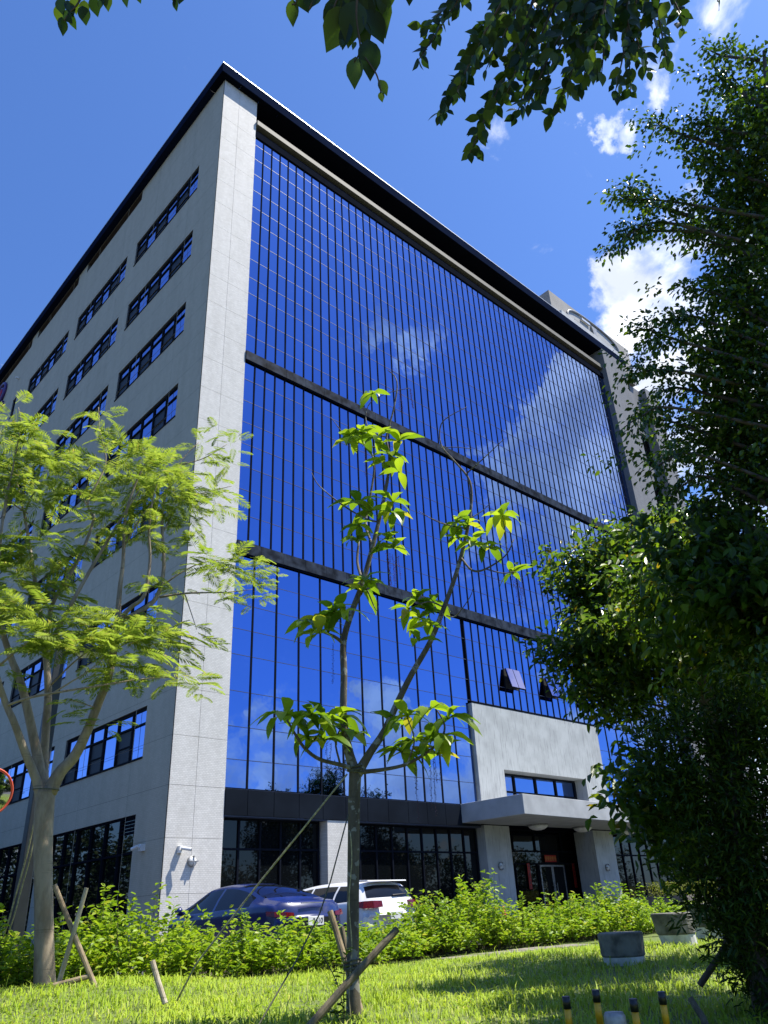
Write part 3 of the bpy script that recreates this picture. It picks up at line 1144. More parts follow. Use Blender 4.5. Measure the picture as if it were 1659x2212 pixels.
for xx in (15.5, 23.5):
    MB().box(xx - .1 if xx > 20 else xx - .285, xx + .1, 1.02, 1.44, ZB, 2.92).build('lobby_side_wall', MAT['interior'], B)

# ---- roof edge
o_ = 0.34
mb = MB()
mb.box(-o_, XE + o_, -o_, -o_ + .04, ZT + .001, ZT + .62)
mb.box(-o_, -o_ + .04, -o_ + .04, 44.3, ZT + .001, ZT + .62)
mb.build('fascia', MAT['fascia'], B)
mb = MB()
mb.box(-o_ - .012, XE + o_ + .012, -o_ - .012, 0.25, ZT + .62, ZT + .665)
mb.box(-o_ - .012, 0.25, 0.25, 44.3, ZT + .62, ZT + .665)
mb.build('coping', MAT['cap'], B)
mb = MB()
nseg = 32
for i in range(nseg):
    a = -o_ + (XE + 2 * o_) * i / nseg
    b = -o_ + (XE + 2 * o_) * (i + 1) / nseg
    MB().box(a + .006, b - .006, -o_ + .042, 3.4 if a > 1.0 else 0.9, ZT, ZT + .03).build('soffit_panel', MAT['soffit'], B)
nseg = 36
for i in range(nseg):
    a = .92 + 43.2 * i / nseg
    b = .92 + 43.2 * (i + 1) / nseg
    MB().box(-o_ + .042, 0.3, a + .006, b - .006, ZT + .001, ZT + .031).build('soffit_panel', MAT['fascia'], B)
MB().box(0.3, 40.9, 0.9, 43.9, ZT + .033, ZT + .1).build('roof', MAT['concrete_warm'], B)
# recess behind the beam under the eaves
MB().box(1.865, XR, -0.12, 0.32, 34.44, 34.74).build('eaves_beam', MAT['beige'], B)
MB().box(1.865, XR, 2.0, 2.1, 34.0, ZT - .003).build('recess_wall', MAT['beige'], B)
MB().box(1.865, XR, 0.33, 2.0, 34.05, 34.3).build('recess_floor', MAT['beige'], B)
mb = MB()
pts = [(4.6 + .62 * math.cos(a), 1.8, 35.35 + .62 * math.sin(a)) for a in np.linspace(0, 2 * math.pi, 25)]
mb.tube(pts, .11, 8, False)
sg = empty('sign_letters', (4.6, 1.8, 34.3))
tag(sg, 'dark ring logo and letters half hidden behind the beam under the front eaves', 'sign')
mb.build('ring', MAT['fascia'], sg, True)
for i in range(7):
    x = 6.1 + i * .62
    MB().box(x, x + .1, 1.75, 1.95, 34.3, 35.45 - .1 * (i % 2)).box(x + .1, x + .40, 1.75, 1.95, 35.1, 35.2).build('letter', MAT['fascia'], sg)
for i in range(4):
    x = 12.9 + i * 1.1
    MB().box(x, x + .7, 1.75, 1.95, 35.3, 35.42).box(x + .3, x + .42, 1.75, 1.95, 34.3, 35.3).build('letter', MAT['teal'], sg)

# ---- roof block with emblem
MB().box(27.5, 38.2, 0.5, 6.0, ZT + .1, 39.85).build('roof_block', MAT['concrete_warm'], B)
MB().box(27.5, XE + .3, -0.2, 0.1, ZT + .70, 37.45).build('roof_upstand', MAT['concrete'], B)
em = empty('roof_emblem', (32.9, 0.45, 38.35))
tag(em, 'pale winged fan emblem in a stretched ring on the roof block', 'emblem')
ec = np.array([32.9, 0.49, 38.45])
RXE, RZE = 3.45, 1.18
mb = MB()
ring = []
for a in np.linspace(0, 2 * math.pi, 49):
    ca, sa = math.cos(a), math.sin(a)
    ring.append(ec + np.array([RXE * np.sign(ca) * abs(ca) ** .75, -.05, RZE * np.sign(sa) * abs(sa) ** .75]))
mb.tube(ring, .09, 8, False)
mb.build('ring', MAT['louvre'], em, True)
mb = MB()
mb.v = [tuple(p + np.array([0, .04, 0])) for p in ring[:-1]]
mb.f = [tuple(range(len(mb.v) - 1, -1, -1))]
mb.build('field', MAT['pale_panel'], em)
for i in range(15):
    a = math.radians(8 + i * 164 / 14)
    for s in (1,):
        d = np.array([math.cos(a), 0, -abs(math.sin(a)) * .45 + .12])
        c0 = ec + np.array([0, -.10, -.05]) + d * .35
        c1 = ec + np.array([0, -.10, -.05]) + d * (2.3 if 3 < i < 11 else 2.6)
        per = np.array([-d[2], 0, d[0]]) * .09
        MB().prism([c0 - per * .4, c1 - per, c1 + per, c0 + per * .4], [q + np.array([0, .07, 0]) for q in (c0 - per * .4, c1 - per, c1 + per, c0 + per * .4)]).build('feather', MAT['louvre'] if i % 2 else MAT['concrete_warm'], em)
MB().prism([ec + np.array(q) for q in ((-.35, -.16, .7), (.0, -.16, -.9), (.35, -.16, .7))], [ec + np.array(q) for q in ((-.35, -.02, .7), (0, -.02, -.9), (.35, -.02, .7))]).build('torch', MAT['steel'], em)
MB().box(ec[0] - 1.6, ec[0] - .5, ec[1] - .16, ec[1] - .06, ec[2] + .62, ec[2] + .82).build('plaque', MAT['cap'], em)

# ---- round logo on the side wall
lg = empty('logo_sign', (0, 29.2, 34.2))
tag(lg, 'purple ring logo with red figure and letters high on the grey side wall', 'sign')
c = np.array([-.10, 29.35, 34.25])
mb = MB()
mb.tube([c + np.array([0, .92 * math.cos(a), .82 * math.sin(a)]) for a in np.linspace(0, 2 * math.pi, 33)], .10, 8, False)
mb.build('ring', MAT['purple'], lg, True)
MB().tube([c + np.array([0, .50 * math.cos(a), .45 * math.sin(a)]) for a in np.linspace(.6, 5.6, 22)], .06, 8).build('inner_arc', MAT['purple'], lg, True)
MB().tube([c + np.array([0, .05, -.5]), c + np.array([0, 0, .0]), c + np.array([0, -.1, .4])], [.05, .09, .05], 8).tube([c + np.array([0, -.3, .05]), c + np.array([0, .3, .2])], .06, 8).build('figure', MAT['sign_red'], lg, True)
for i, yy in enumerate((28.35, 28.8, 29.3, 29.8, 30.3)):
    MB().box(-.16, -.02, yy, yy + .13, 32.55, 33.15).box(-.16, -.02, yy + .13, yy + .32, 32.55 + .2 * (i % 2), 32.67 + .2 * (i % 2)).build('letter', MAT['purple'], lg)
MB().lathe((-.12, 25.75, 33.55), [(.05, -.12), (.075, -.1), (.075, .1), (.05, .12)], 12, 'x').build('security_camera', MAT['white'])
tag(bpy.data.objects['security_camera'], 'tiny white camera high on the side wall near the purple logo', 'camera', 'security cameras')

# ---- things on the walls
def bulkhead(c, label):
    e = empty('wall_lamp', c)
    tag(e, label, 'wall lamp', 'round wall lamps by the entrance')
    MB().lathe((c[0], c[1], c[2]), [(.145, 0), (.145, -.045), (.125, -.05)], 24, 'y').build('base', MAT['steel'], e, True)
    MB().lathe((c[0], c[1] - .05, c[2]), [(.122, 0), (.115, -.03), (.085, -.06), (.04, -.08), (.005, -.085)], 24, 'y').build('diffuser', MAT['white'], e, True)
    MB().box(c[0] - .012, c[0] + .012, c[1] - .145, c[1] - .05, c[2] - .14, c[2] + .14).box(c[0] - .14, c[0] + .14, c[1] - .144, c[1] - .052, c[2] - .012, c[2] + .012).build('guard', MAT['steel'], e)


bulkhead((0.88, 0.0, 1.56), 'round caged lamp on the sunlit corner pier above the blue car')
p = onplane(1081, 1871, 1, -.03)
bulkhead((p[0], -.03, p[2]), 'round lamp on the wide ribbed pillar left of the lobby doors')
p = onplane(1311, 1874, 1, -.03)
bulkhead((p[0], -.03, p[2]), 'round lamp on the ribbed pillar right of the lobby doors')


def seccam(base, nrm, aim, label):
    e = empty('security_camera', base)
    tag(e, label, 'camera', 'security cameras')
    base = np.array(base, float)
    nrm = np.array(nrm, float)
    b = MB()
    s = np.cross(nrm, [0, 0, 1])
    cs = [base + s * a * .07 + np.array([0, 0, q * .09]) for a, q in ((-1, -1), (1, -1), (1, 1), (-1, 1))]
    b.prism(cs, [q + nrm * .14 for q in cs])
    b.build('junction_box', MAT['white'], e)
    j = base + nrm * .14
    a = np.array(aim, float)
    a /= np.linalg.norm(a)
    MB().tube([j, j + nrm * .08 + np.array([0, 0, .02])], .025, 8).build('arm', MAT['white'], e)
    k = j + nrm * .08 + np.array([0, 0, .02])
    bd = MB().tube([k - a * .06, k + a * .22], [.045, .05], 12)
    bd.build('body', MAT['white'], e)
    MB().tube([k + a * .221, k + a * .235], .035, 12).build('lens', MAT['black'], e)


seccam((0.47, 0.0, 1.86), (0, -1, 0), (.85, -.45, -.15), 'white camera on the sunlit front of the corner pier')
p = onplane(311, 1831, 0, 0.0)
seccam((0.0, p[1], p[2]), (-1, 0, 0), (-.2, .9, -.2), 'white camera on the shaded side wall beside the corner')
for i, (px, py, lab) in enumerate(((1162, 1781, 'domed ceiling light under the canopy nearest its left end'), (1258, 1786, 'domed ceiling light in the middle of the canopy underside'), (1336, 1795, 'domed ceiling light under the canopy nearest the dark tree'))):
    p = onplane(px, py, 2, 2.93)
    p[1] = min(p[1], -0.45)
    e = empty('ceiling_light', p)
    tag(e, lab, 'ceiling light', 'domed lights under the canopy')
    MB().lathe((p[0], p[1], 2.93), [(.42, -.001), (.43, -.05), (.40, -.06)], 28).build('rim', MAT['steel'], e, True)
    MB().lathe((p[0], p[1], 2.87), [(.395, 0), (.36, -.06), (.26, -.12), (.12, -.155), (.01, -.16)], 28).build('dome', MAT['white'], e, True)


def strip(name, xc, zc, w, h, label, nmark, horiz):
    e = empty(name, (xc, DY - .07, zc))
    tag(e, label, 'paper banner', 'red paper banners round the lobby doors')
    MB().box(xc - w / 2, xc + w / 2, DY - .075, DY - .068, zc - h / 2, zc + h / 2).build('paper', MAT['red'], e)
    rr = random.Random(int(xc * 10))
    ink = MB()
    for i in range(nmark):
        t_ = (i + .5) / nmark - .5
        cx, cz = (xc + t_ * w, zc) if horiz else (xc, zc + t_ * h)
        s = .30 * (h if horiz else w)
        for k in range(3):
            zz = cz + (k - 1) * s * .7
            ink.box(cx - s * rr.uniform(.6, 1), cx + s * rr.uniform(.6, 1), DY - .079, DY - .076, zz - s * .12, zz + s * .12)
        ink.box(cx - s * .12, cx + s * .12, DY - .0835, DY - .0795, cz - s, cz + s)
    ink.build('characters', MAT['blackpaint'] if not horiz else MAT['gold'], e)


strip('door_banner', 18.06, 1.13, .19, 1.0, 'upright red banner left of the lobby doors', 6, False)
strip('door_banner', 21.38, 1.13, .19, 1.0, 'upright red banner right of the lobby doors', 6, False)
strip('door_banner', 19.72, 1.83, .85, .28, 'wide red banner above the lobby doors', 5, True)
pl = empty('planter', (26, -3, LOT))
tag(pl, 'low concrete planter wall in front of the right storefront', 'planter')
mb = MB().box(21.5, 34, -3.6, -3.4, LOT, 0.10).box(21.5, 21.7, -3.4, -1.4, LOT, 0.10).box(21.7, 34, -1.6, -1.4, LOT, .10)
mb.build('wall', MAT['paving'], pl)
MB().box(21.7, 34, -3.4, -1.6, LOT, 0.05).build('soil', MAT['soil'], pl)


# ------------------------------------------------------------------ leaves
def unit(a):
    return a / (np.linalg.norm(a, axis=-1, keepdims=True) + 1e-9)


def leaf_arrays(P, D, NRM, L, Wd, fold=0.25, tip=0.0):
    """folded leaf of 6 vertices / 4 triangles: base, two side pairs, tip"""
    n = len(P)
    D = unit(D)
    S = unit(np.cross(D, NRM))
    U = np.cross(S, D)
    L = np.broadcast_to(np.asarray(L, float).reshape(-1, 1), (n, 1))
    Wd = np.broadcast_to(np.asarray(Wd, float).reshape(-1, 1), (n, 1))
    V = np.empty((n, 6, 3))
    V[:, 0] = P
    V[:, 1] = P + D * L * .38 + S * Wd * .5 + U * Wd * fold
    V[:, 2] = P + D * L * .74 + S * Wd * .36 + U * Wd * (fold * .5) - U * L * .04
    V[:, 3] = P + D * L - U * L * (.12 + tip)
    V[:, 4] = P + D * L * .74 - S * Wd * .36 + U * Wd * (fold * .5) - U * L * .04
    V[:, 5] = P + D * L * .38 - S * Wd * .5 + U * Wd * fold
    F = np.array([[0, 1, 2], [0, 2, 3], [0, 3, 4], [0, 4, 5]])
    F = (F[None] + (np.arange(n) * 6)[:, None, None]).reshape(-1, 3)
    return V.reshape(-1, 3), F


def leaf_obj(name, P, D, NRM, L, Wd, mat, parent, fold=.25, kind=None, tip=0.0):
    V, F = leaf_arrays(P, D, NRM, L, Wd, fold, tip)
    return link(name, np_mesh(name, V, F, False), mat, parent, kind)


def rand_unit(n):
    return unit(RNG.normal(size=(n, 3)))


def crown_from_branches(paths, per_m, spread, L, ratio, droop=0.5, outward=None):
    """leaves along branch polylines (world points)"""
    Ps, Ds = [], []
    for pts, wgt in paths:
        pts = np.asarray(pts)
        seg = np.linalg.norm(np.diff(pts, axis=0), axis=1)
        tot = seg.sum()
        n = max(3, int(per_m * tot * wgt))
        t = RNG.uniform(0, tot, n)
        cs = np.concatenate([[0], np.cumsum(seg)])
        k = np.clip(np.searchsorted(cs, t) - 1, 0, len(seg) - 1)
        f = ((t - cs[k]) / (seg[k] + 1e-9))[:, None]
        p = pts[k] * (1 - f) + pts[k + 1] * f
        off = RNG.normal(size=(n, 3)) * spread
        off[:, 2] *= .75
        Ps.append(p + off)
        tg = unit(pts[k + 1] - pts[k])
        Ds.append(unit(off) * .8 + tg * .6 + rand_unit(n) * .5 + np.array([0, 0, -droop]))
    P = np.vstack(Ps)
    D = unit(np.vstack(Ds))
    NR = unit(rand_unit(len(P)) * .7 + np.array([0, 0, 1.0]))
    Ls = L * RNG.uniform(.7, 1.25, len(P))
    return P, D, NR, Ls, Ls * ratio


def cloud(clusters, density, L, ratio, droop=.45, shell=.35, spray=4.2):
    """leaves in ellipsoid clumps: (centre, radius xyz, weight); clumps are made of smaller sprays"""
    Ps, Ds = [], []
    for c, r, wgt in clusters:
        r = np.asarray(r, float) * np.ones(3)
        ns = max(6, int(density * wgt * r[0] * r[2]))
        q = rand_unit(ns) * (RNG.uniform(0, 1, (ns, 1)) ** shell)
        sc = np.asarray(c) + q * r
        m = 14
        out = unit(q * r + np.array([0, 0, .15]))
        ax = unit(out + rand_unit(ns) * .55 + np.array([0, 0, -.1]))
        ln = L * spray
        tt = RNG.uniform(-.4, 1, (ns, m, 1))
        p = sc[:, None] + ax[:, None] * tt * ln + RNG.normal(size=(ns, m, 3)) * L * .55
        d = ax[:, None] * .7 + RNG.normal(size=(ns, m, 3)) * .55 + np.array([0, 0, -droop])
        Ps.append(p.reshape(-1, 3))
        Ds.append(d.reshape(-1, 3))
    P = np.vstack(Ps)
    D = unit(np.vstack(Ds))
    NR = unit(rand_unit(len(P)) * .75 + np.array([0, 0, 1.0]))
    Ls = L * RNG.uniform(.65, 1.25, len(P))
    return P, D, NR, Ls, Ls * ratio


# ------------------------------------------------------------------ grass
def make_grass():
    n = 170000
    u = 3.0 + 12.5 * RNG.uniform(0, 1, n) ** 1.15
    v = RNG.uniform(-1, 1, n) * (3.2 + u * .62)
    xy = CAMP[:2] + u[:, None] * UD + v[:, None] * VD
    keep = (xy[:, 1] < -10.9) & (u > 2.7)
    # patchy: denser tufts
    pat = np.sin(xy[:, 0] * 3.1 + 1.7 * np.sin(xy[:, 1] * 2.3)) * np.sin(xy[:, 1] * 2.9 + xy[:, 0])
    keep &= RNG.uniform(0, 1, n) < (.78 + .25 * pat)
    keep &= ~((xy[:, 0] > -.7) & (xy[:, 0] < 3.1) & (xy[:, 1] > -11.4))
    xy = xy[keep]
    pat = pat[keep]
    n = len(xy)
    base = np.column_stack([xy, gh(xy[:, 0], xy[:, 1]) - .01])
    a = RNG.uniform(0, 2 * math.pi, n)
    lean = RNG.uniform(.2, 1.35, n)
    H = (0.062 + .045 * RNG.uniform(0, 1, n) ** 2) * (1 + .35 * pat) * (1 + .9 * (RNG.uniform(0, 1, n) > .975))
    d = np.column_stack([np.cos(a), np.sin(a), np.zeros(n)])
    s = np.column_stack([-np.sin(a), np.cos(a), np.zeros(n)])
    w = (.0038 + .003 * RNG.uniform(0, 1, n))[:, None]
    Z = np.array([0, 0, 1.0])
    Hc = H[:, None]
    ln = lean[:, None]
    V = np.empty((n, 5, 3))
    V[:, 0] = base - s * w
    V[:, 1] = base + s * w
    V[:, 2] = base + Z * Hc * .6 + d * Hc * ln * .3 + s * w * .8
    V[:, 3] = base + Z * Hc * .6 + d * Hc * ln * .3 - s * w * .8
    V[:, 4] = base + Z * Hc * (1 - ln * .25) + d * Hc * ln * .95
    i = np.arange(n)[:, None] * 5
    me = np_mesh('grass', V.reshape(-1, 3), [i + np.array([[0, 1, 2, 3]]), i + np.array([[3, 2, 4]])])
    o = link('grass', me, MAT['grass'], None, 'stuff')
    tag(o, 'bright sunlit lawn grass with a tree shadow at right', 'grass')


make_grass()
wn_ = 2600
wu = 5.5 + 6.5 * RNG.uniform(0, 1, wn_)
wvv = RNG.uniform(-1, 1, wn_) * (2.6 + wu * .55)
wxy = CAMP[:2] + wu[:, None] * UD + wvv[:, None] * VD
pk = np.sin(wxy[:, 0] * 1.9 + 2) * np.sin(wxy[:, 1] * 2.3 + .4 * wxy[:, 0]) > .25
wxy = wxy[pk & (wxy[:, 1] < -11.5)]
P_ = np.repeat(np.column_stack([wxy, gh(wxy[:, 0], wxy[:, 1]) + .035]), 5, 0)
an = RNG.uniform(0, 6.28, len(P_))
o = leaf_obj('lawn_weeds', P_ + RNG.normal(size=P_.shape) * .012, np.column_stack([np.cos(an), np.sin(an), RNG.uniform(.1, .7, len(P_))]), np.array([0, 0, 1.0]) + RNG.normal(size=P_.shape) * .3, .05 * RNG.uniform(.5, 1.2, len(P_)), .018, MAT['shrub'], None, .15, 'stuff')
tag(o, 'small broad leaved weeds scattered through the lawn grass', 'weeds')


# ------------------------------------------------------------------ shrubs
def shrub(cx, cy, rx, ry, h, label, dens=1.0, mat='shrub', L=.092, group='weedy shrubs along the lawn edge'):
    z0 = LOT
    e = empty('shrub', (cx, cy, z0))
    tag(e, label, 'shrub', group)
    ns = int(120 * dens * rx * 2)
    st = MB()
    Ps, Ds = [], []
    for i in range(ns):
        a, r = random.uniform(0, 6.283), math.sqrt(random.random())
        bx, by = cx + rx * r * math.cos(a), cy + ry * r * math.sin(a)
        hh = h * (1.02 - .40 * r * r) * random.uniform(.55, 1.0) * (1.18 if random.random() < .07 else 1)
        hh *= random.choice((.62, .75, .9, 1.0, 1.05, 1.22)) * (1 + .16 * math.sin(bx * 4.1 + 1.3 * math.sin(by * 3)))
        top = np.array([bx + random.gauss(0, .10) + .10 * math.cos(a), by + random.gauss(0, .10) + .10 * math.sin(a), z0 + hh])
        b0 = np.array([cx + .8 * (bx - cx), cy + .8 * (by - cy), z0])
        mid = (b0 + top) / 2 + np.array([random.gauss(0, .03), random.gauss(0, .03), 0])
        if i % 3 == 0:
            st.tube([b0, mid, top], [.007, .005, .002], 3, False)
        nl = int(26 * hh / .8)
        t = RNG.uniform(.15, 1.03, nl) ** .75
        p = b0[None] * (1 - t[:, None]) + top[None] * t[:, None]
        ang = np.arange(nl) * 2.4 + random.random() * 6
        d = np.column_stack([np.cos(ang), np.sin(ang), RNG.uniform(-.1, .75, nl)])
        Ps.append(p + unit(d) * .012)
        Ds.append(d)
    P = np.vstack(Ps)
    D = unit(np.vstack(Ds) + RNG.normal(size=P.shape) * .2)
    NR = unit(np.array([0, 0, 1.0]) + RNG.normal(size=P.shape) * .35)
    Ls = L * RNG.uniform(.6, 1.3, len(P))
    leaf_obj('foliage', P, D, NR, Ls, Ls * .50, MAT[mat], e, .15, tip=.08)
    st.build('stems', MAT['twig'], e)
    return e


SHR = [
    (-10.3, -9.9, 1.0, .7, .62, 'low weedy shrub at the left frame edge beyond the pale trunk'),
    (-8.5, -10.1, .95, .7, .74, 'leafy shrub directly behind the pale trunk and its stakes'),
    (-7.1, -10.15, .9, .75, .84, 'tall leafy shrub just right of the crossed stakes'),
    (-5.75, -10.15, .95, .75, 1.02, 'tallest bright shrub hiding the foot of the corner pier'),
    (-4.45, -10.2, .85, .75, .66, 'shrub covering the front wheel of the blue car'),
    (-3.35, -10.25, .80, .75, .66, 'shrub below the blue car rear window'),
    (-2.3, -10.3, .80, .75, .60, 'shrub under the blue car number plate'),
    (-1.2, -10.15, .75, .75, .56, 'shrub hidden partly by the spotted trunk'),
    (0.15, -10.0, .95, .75, .92, 'dense shrub right of the spotted trunk under the white car'),
    (1.5, -9.95, .8, .7, 1.08, 'peaked shrub at the right end of the white car'),
    (2.9, -9.9, .9, .7, .66, 'shrub left of the orange cone'),
    (4.4, -9.9, .9, .75, .80, 'shrub right of the orange cone'),
    (6.1, -9.9, 1.1, .8, .92, 'tall shrub in front of the left ribbed pillar'),
    (8.2, -9.9, 1.2, .8, .74, 'shrub in front of the lobby doors'),
    (10.6, -9.9, 1.35, .85, .68, 'shrub in front of the right ribbed pillar'),
    (13.4, -9.8, 1.5, .9, .58, 'shrub behind the leaning concrete stool'),
    (16.4, -9.8, 1.6, .9, .52, 'shrub behind the furthest concrete stool'),
]
for a in SHR:
    shrub(*a, dens=1.15 if a[0] < 7 else .9)
# a few taller leggy weeds standing out of the row
for (px, py, hd, h, lab) in ((527, 1945, 12.6, .55, 'thin flowering weed standing in front of the blue car'), (1120, 1925, 17.5, .5, 'tall leggy weed against the left ribbed pillar'), (1238, 1920, 19.0, .55, 'pointed weed against the dark lobby doors')):
    q = ph(px, py, hd)
    e = empty('weed', (q[0], q[1], LOT))
    tag(e, lab, 'weed', 'leggy weeds in the shrub row')
    st = MB()
    Ps, Ds = [], []
    for k in range(5):
        tp = q + np.array([random.gauss(0, .14), random.gauss(0, .1), -abs(random.gauss(0, .12))])
        st.tube([(q[0] + random.gauss(0, .05), q[1], LOT), (tp + q) / 2 - np.array([0, 0, .35]), tp], [.006, .005, .002], 4)
        nl = 26
        t = RNG.uniform(.3, 1, nl)
        p = np.array([q[0], q[1], LOT])[None] * (1 - t[:, None]) + tp[None] * t[:, None]
        ang = np.arange(nl) * 2.4
        Ps.append(p)
        Ds.append(np.column_stack([np.cos(ang), np.sin(ang), RNG.uniform(.1, .9, nl)]))
    P = np.vstack(Ps)
    leaf_obj('foliage', P, np.vstack(Ds), unit(np.array([0, 0, 1.0]) + RNG.normal(size=P.shape) * .3), .085 * RNG.uniform(.6, 1.2, len(P)), .03, MAT['shrub'], e, .15)
    st.build('stems', MAT['twig'], e)

hd_ = empty('hedge', (27, -2.5, .05))
tag(hd_, 'clipped yellow green hedge growing in the concrete planter', 'hedge')
n = 9000
P = np.column_stack([RNG.uniform(21.8, 33.9, n), RNG.uniform(-3.3, -1.7, n), .05 + .58 * RNG.uniform(0, 1, n) ** .6])
leaf_obj('foliage', P, rand_unit(n) + np.array([0, -.1, .5]), rand_unit(n), .07, .035, MAT['hedge'], hd_)


# ------------------------------------------------------------------ feathery tree at left
def frond_mesh(seed):
    r = random.Random(seed)
    V, F = [], []
    Ln = 1.0
    npair = 19
    curve = r.uniform(.12, .30)

    def axis(t):
        return np.array([t * Ln, 0, -curve * t * t])

    def quadstrip(a, b, c, d):
        n0 = len(V)
        V.extend([a, b, c, d])
        F.append((n0, n0 + 1, n0 + 2, n0 + 3))
    pts = [axis(t) for t in np.linspace(-.15, 1, 5)]
    for a, b in zip(pts, pts[1:]):
        quadstrip(a + (0, .006, 0), a - (0, .006, 0), b - (0, .005, 0), b + (0, .005, 0))
    for i in range(npair):
        t = .10 + .88 * i / (npair - 1)
        pl_ = .34 * math.sin(math.pi * min(1, (t * .82 + .16))) ** .7 * r.uniform(.85, 1.1)
        for sgn in (-1, 1):
            base = axis(t)
            ang = math.radians(58 - 22 * t + r.uniform(-6, 6))
            d = np.array([math.cos(ang), sgn * math.sin(ang), -.10 + r.uniform(-.1, .08)])
            d /= np.linalg.norm(d)
            side = np.array([-d[1], d[0], 0]) * sgn
            # pinna as a narrow comb: three leaflet pairs wide
            w = .017
            m1 = base + d * pl_ * .5
            m2 = base + d * pl_ * .5
            e_ = base + d * pl_ + np.array([0, 0, -.03])
            n0 = len(V)
            V.extend([base, m1 + side * w + (0, 0, .008), e_, m1 - side * w + (0, 0, .008)])
            F.append((n0, n0 + 1, n0 + 2))
            F.append((n0, n0 + 2, n0 + 3))
    return np.array(V), F


FR = [frond_mesh(s) for s in range(4)]


def limb(mb_, pts, radii, k=5, n=9):
    rows_ = np.column_stack([np.array(pts), np.array(radii)])
    s = spline(rows_, k)
    mb_.tube(s[:, :3], np.maximum(s[:, 3], .002), n)
    return s[:, :3]


def path_px(lst):
    """list of (x, y, ground distance, radius)"""
    return [ph(a[0], a[1], a[2]) for a in lst], [a[3] for a in lst]


def feather_tree():
    e = empty('feathery_tree', (TREE_L[0], TREE_L[1], gh(TREE_L[0], TREE_L[1])))
    tag(e, 'feathery leaved tree with pale smooth trunk forking into several limbs', 'tree')
    tr = MB()
    h = 11.0
    L_ = [
        [(97, 2150, h, .165), (96, 2110, h, .148), (95, 2000, h, .133), (93, 1850, h, .135), (95, 1760, h, .145), (100, 1705, h, .14)],
        [(92, 1745, h, .10), (80, 1690, h, .075), (54, 1625, h - .1, .062), (30, 1560, h - .2, .055), (14, 1524, h - .2, .05), (-6, 1464, h - .3, .045), (-25, 1380, h - .4, .035), (-30, 1280, h - .5, .02)],
        [(95, 1735, h, .10), (87, 1665, h + .1, .085), (72, 1589, h + .15, .075), (47, 1481, h + .2, .065), (22, 1416, h + .3, .055), (2, 1345, h + .3, .045), (-5, 1250, h + .2, .035), (5, 1130, h + .1, .025), (20, 1040, h, .015)],
        [(97, 1725, h, .10), (94, 1655, h + .3, .075), (100, 1560, h + .45, .068), (104, 1488, h + .5, .062), (97, 1394, h + .6, .055), (88, 1330, h + .7, .045), (70, 1220, h + .8, .035), (55, 1122, h + .8, .025), (46, 1085, h + .8, .018), (30, 1010, h + .8, .01)],
        [(106, 1712, h, .12), (130, 1668, h - .05, .095), (162, 1632, h - .1, .085), (190, 1575, h - .2, .075), (214, 1515, h - .25, .07), (232, 1470, h - .3, .066), (246, 1405, h - .3, .06), (254, 1329, h - .3, .05), (259, 1271, h - .3, .04), (266, 1211, h - .35, .032), (271, 1115, h - .4, .026), (295, 1040, h - .4, .018), (322, 985, h - .4, .01)],
        [(250, 1345, h - .3, .045), (283, 1312, h - .4, .038), (312, 1285, h - .5, .034), (324, 1211, h - .5, .026), (322, 1149, h - .55, .022), (330, 1080, h - .6, .014), (345, 1030, h - .6, .008)],
        [(262, 1340, h - .3, .048), (300, 1322, h - .15, .044), (338, 1290, h - .1, .04), (354, 1223, h - .1, .034), (350, 1115, h - .1, .028), (365, 1050, h - .1, .02), (392, 995, h - .1, .012), (430, 955, h, .008)],
        [(100, 1420, h + .55, .045), (112, 1309, h + .4, .038), (168, 1211, h + .3, .032), (202, 1122, h + .25, .026), (190, 1084, h + .2, .022), (228, 1002, h + .2, .016), (215, 930, h + .2, .011), (213, 880, h + .2, .007)],
        [(103, 1400, h + .5, .04), (154, 1305, h - .2, .036), (204, 1216, h - .3, .030), (262, 1120, h - .5, .02), (300, 1060, h - .6, .012)],
        [(52, 1110, h + .8, .022), (70, 1070, h + .7, .016), (95, 1040, h + .6, .01)],
        [(-4, 1440, h - .3, .02), (25, 1415, h - .6, .017), (50, 1395, h - .8, .014), (85, 1375, h - .9, .010), (130, 1368, h - 1, .006)],
        [(14, 1524, h - .2, .024), (60, 1508, h - .5, .02), (115, 1497, h - .7, .018), (216, 1481, h - .9, .014), (306, 1467, h - .9, .010), (385, 1462, h - .9, .006)],
        [(115, 1497, h - .7, .014), (150, 1475, h - .8, .012), (190, 1450, h - .9, .009), (250, 1400, h - 1.0, .006)],
        [(110, 1480, h + .5, .016), (160, 1430, h + .1, .013), (210, 1395, h - .2, .010), (260, 1375, h - .4, .006)],
        [(345, 1290, h - .1, .022), (398, 1282, h - .2, .018), (450, 1280, h - .3, .014), (497, 1279, h - .3, .010), (545, 1273, h - .3, .005)],
        [(350, 1265, h - .1, .018), (395, 1235, h - .1, .014), (440, 1215, h - .1, .010), (500, 1210, h, .006), (555, 1225, h, .004)],
        [(400, 1285, h - .2, .010), (415, 1330, h - .25, .008), (425, 1360, h - .3, .005)],
        [(352, 1150, h - .1, .018), (390, 1085, h, .014), (440, 1065, h, .010), (500, 1050, h + .1, .006)],
        [(385, 1005, h - .1, .012), (440, 990, h, .010), (490, 960, h, .006)],
        [(210, 1530, h - .25, .010), (180, 1520, h - .4, .007), (150, 1512, h - .5, .004)],
        [(60, 1110, h + .8, .016), (20, 1080, h + .5, .012), (-20, 1020, h + .3, .008)],
        [(268, 1180, h - .35, .014), (310, 1110, h - .5, .010), (350, 1070, h - .6, .006)],
        [(205, 1125, h + .25, .012), (160, 1040, h + .1, .009), (130, 985, h, .005)],
        [(8, 1120, h + .1, .02), (30, 1000, h - .1, .014), (45, 920, h - .2, .009), (40, 880, h - .2, .005)],
    ]
    first = True
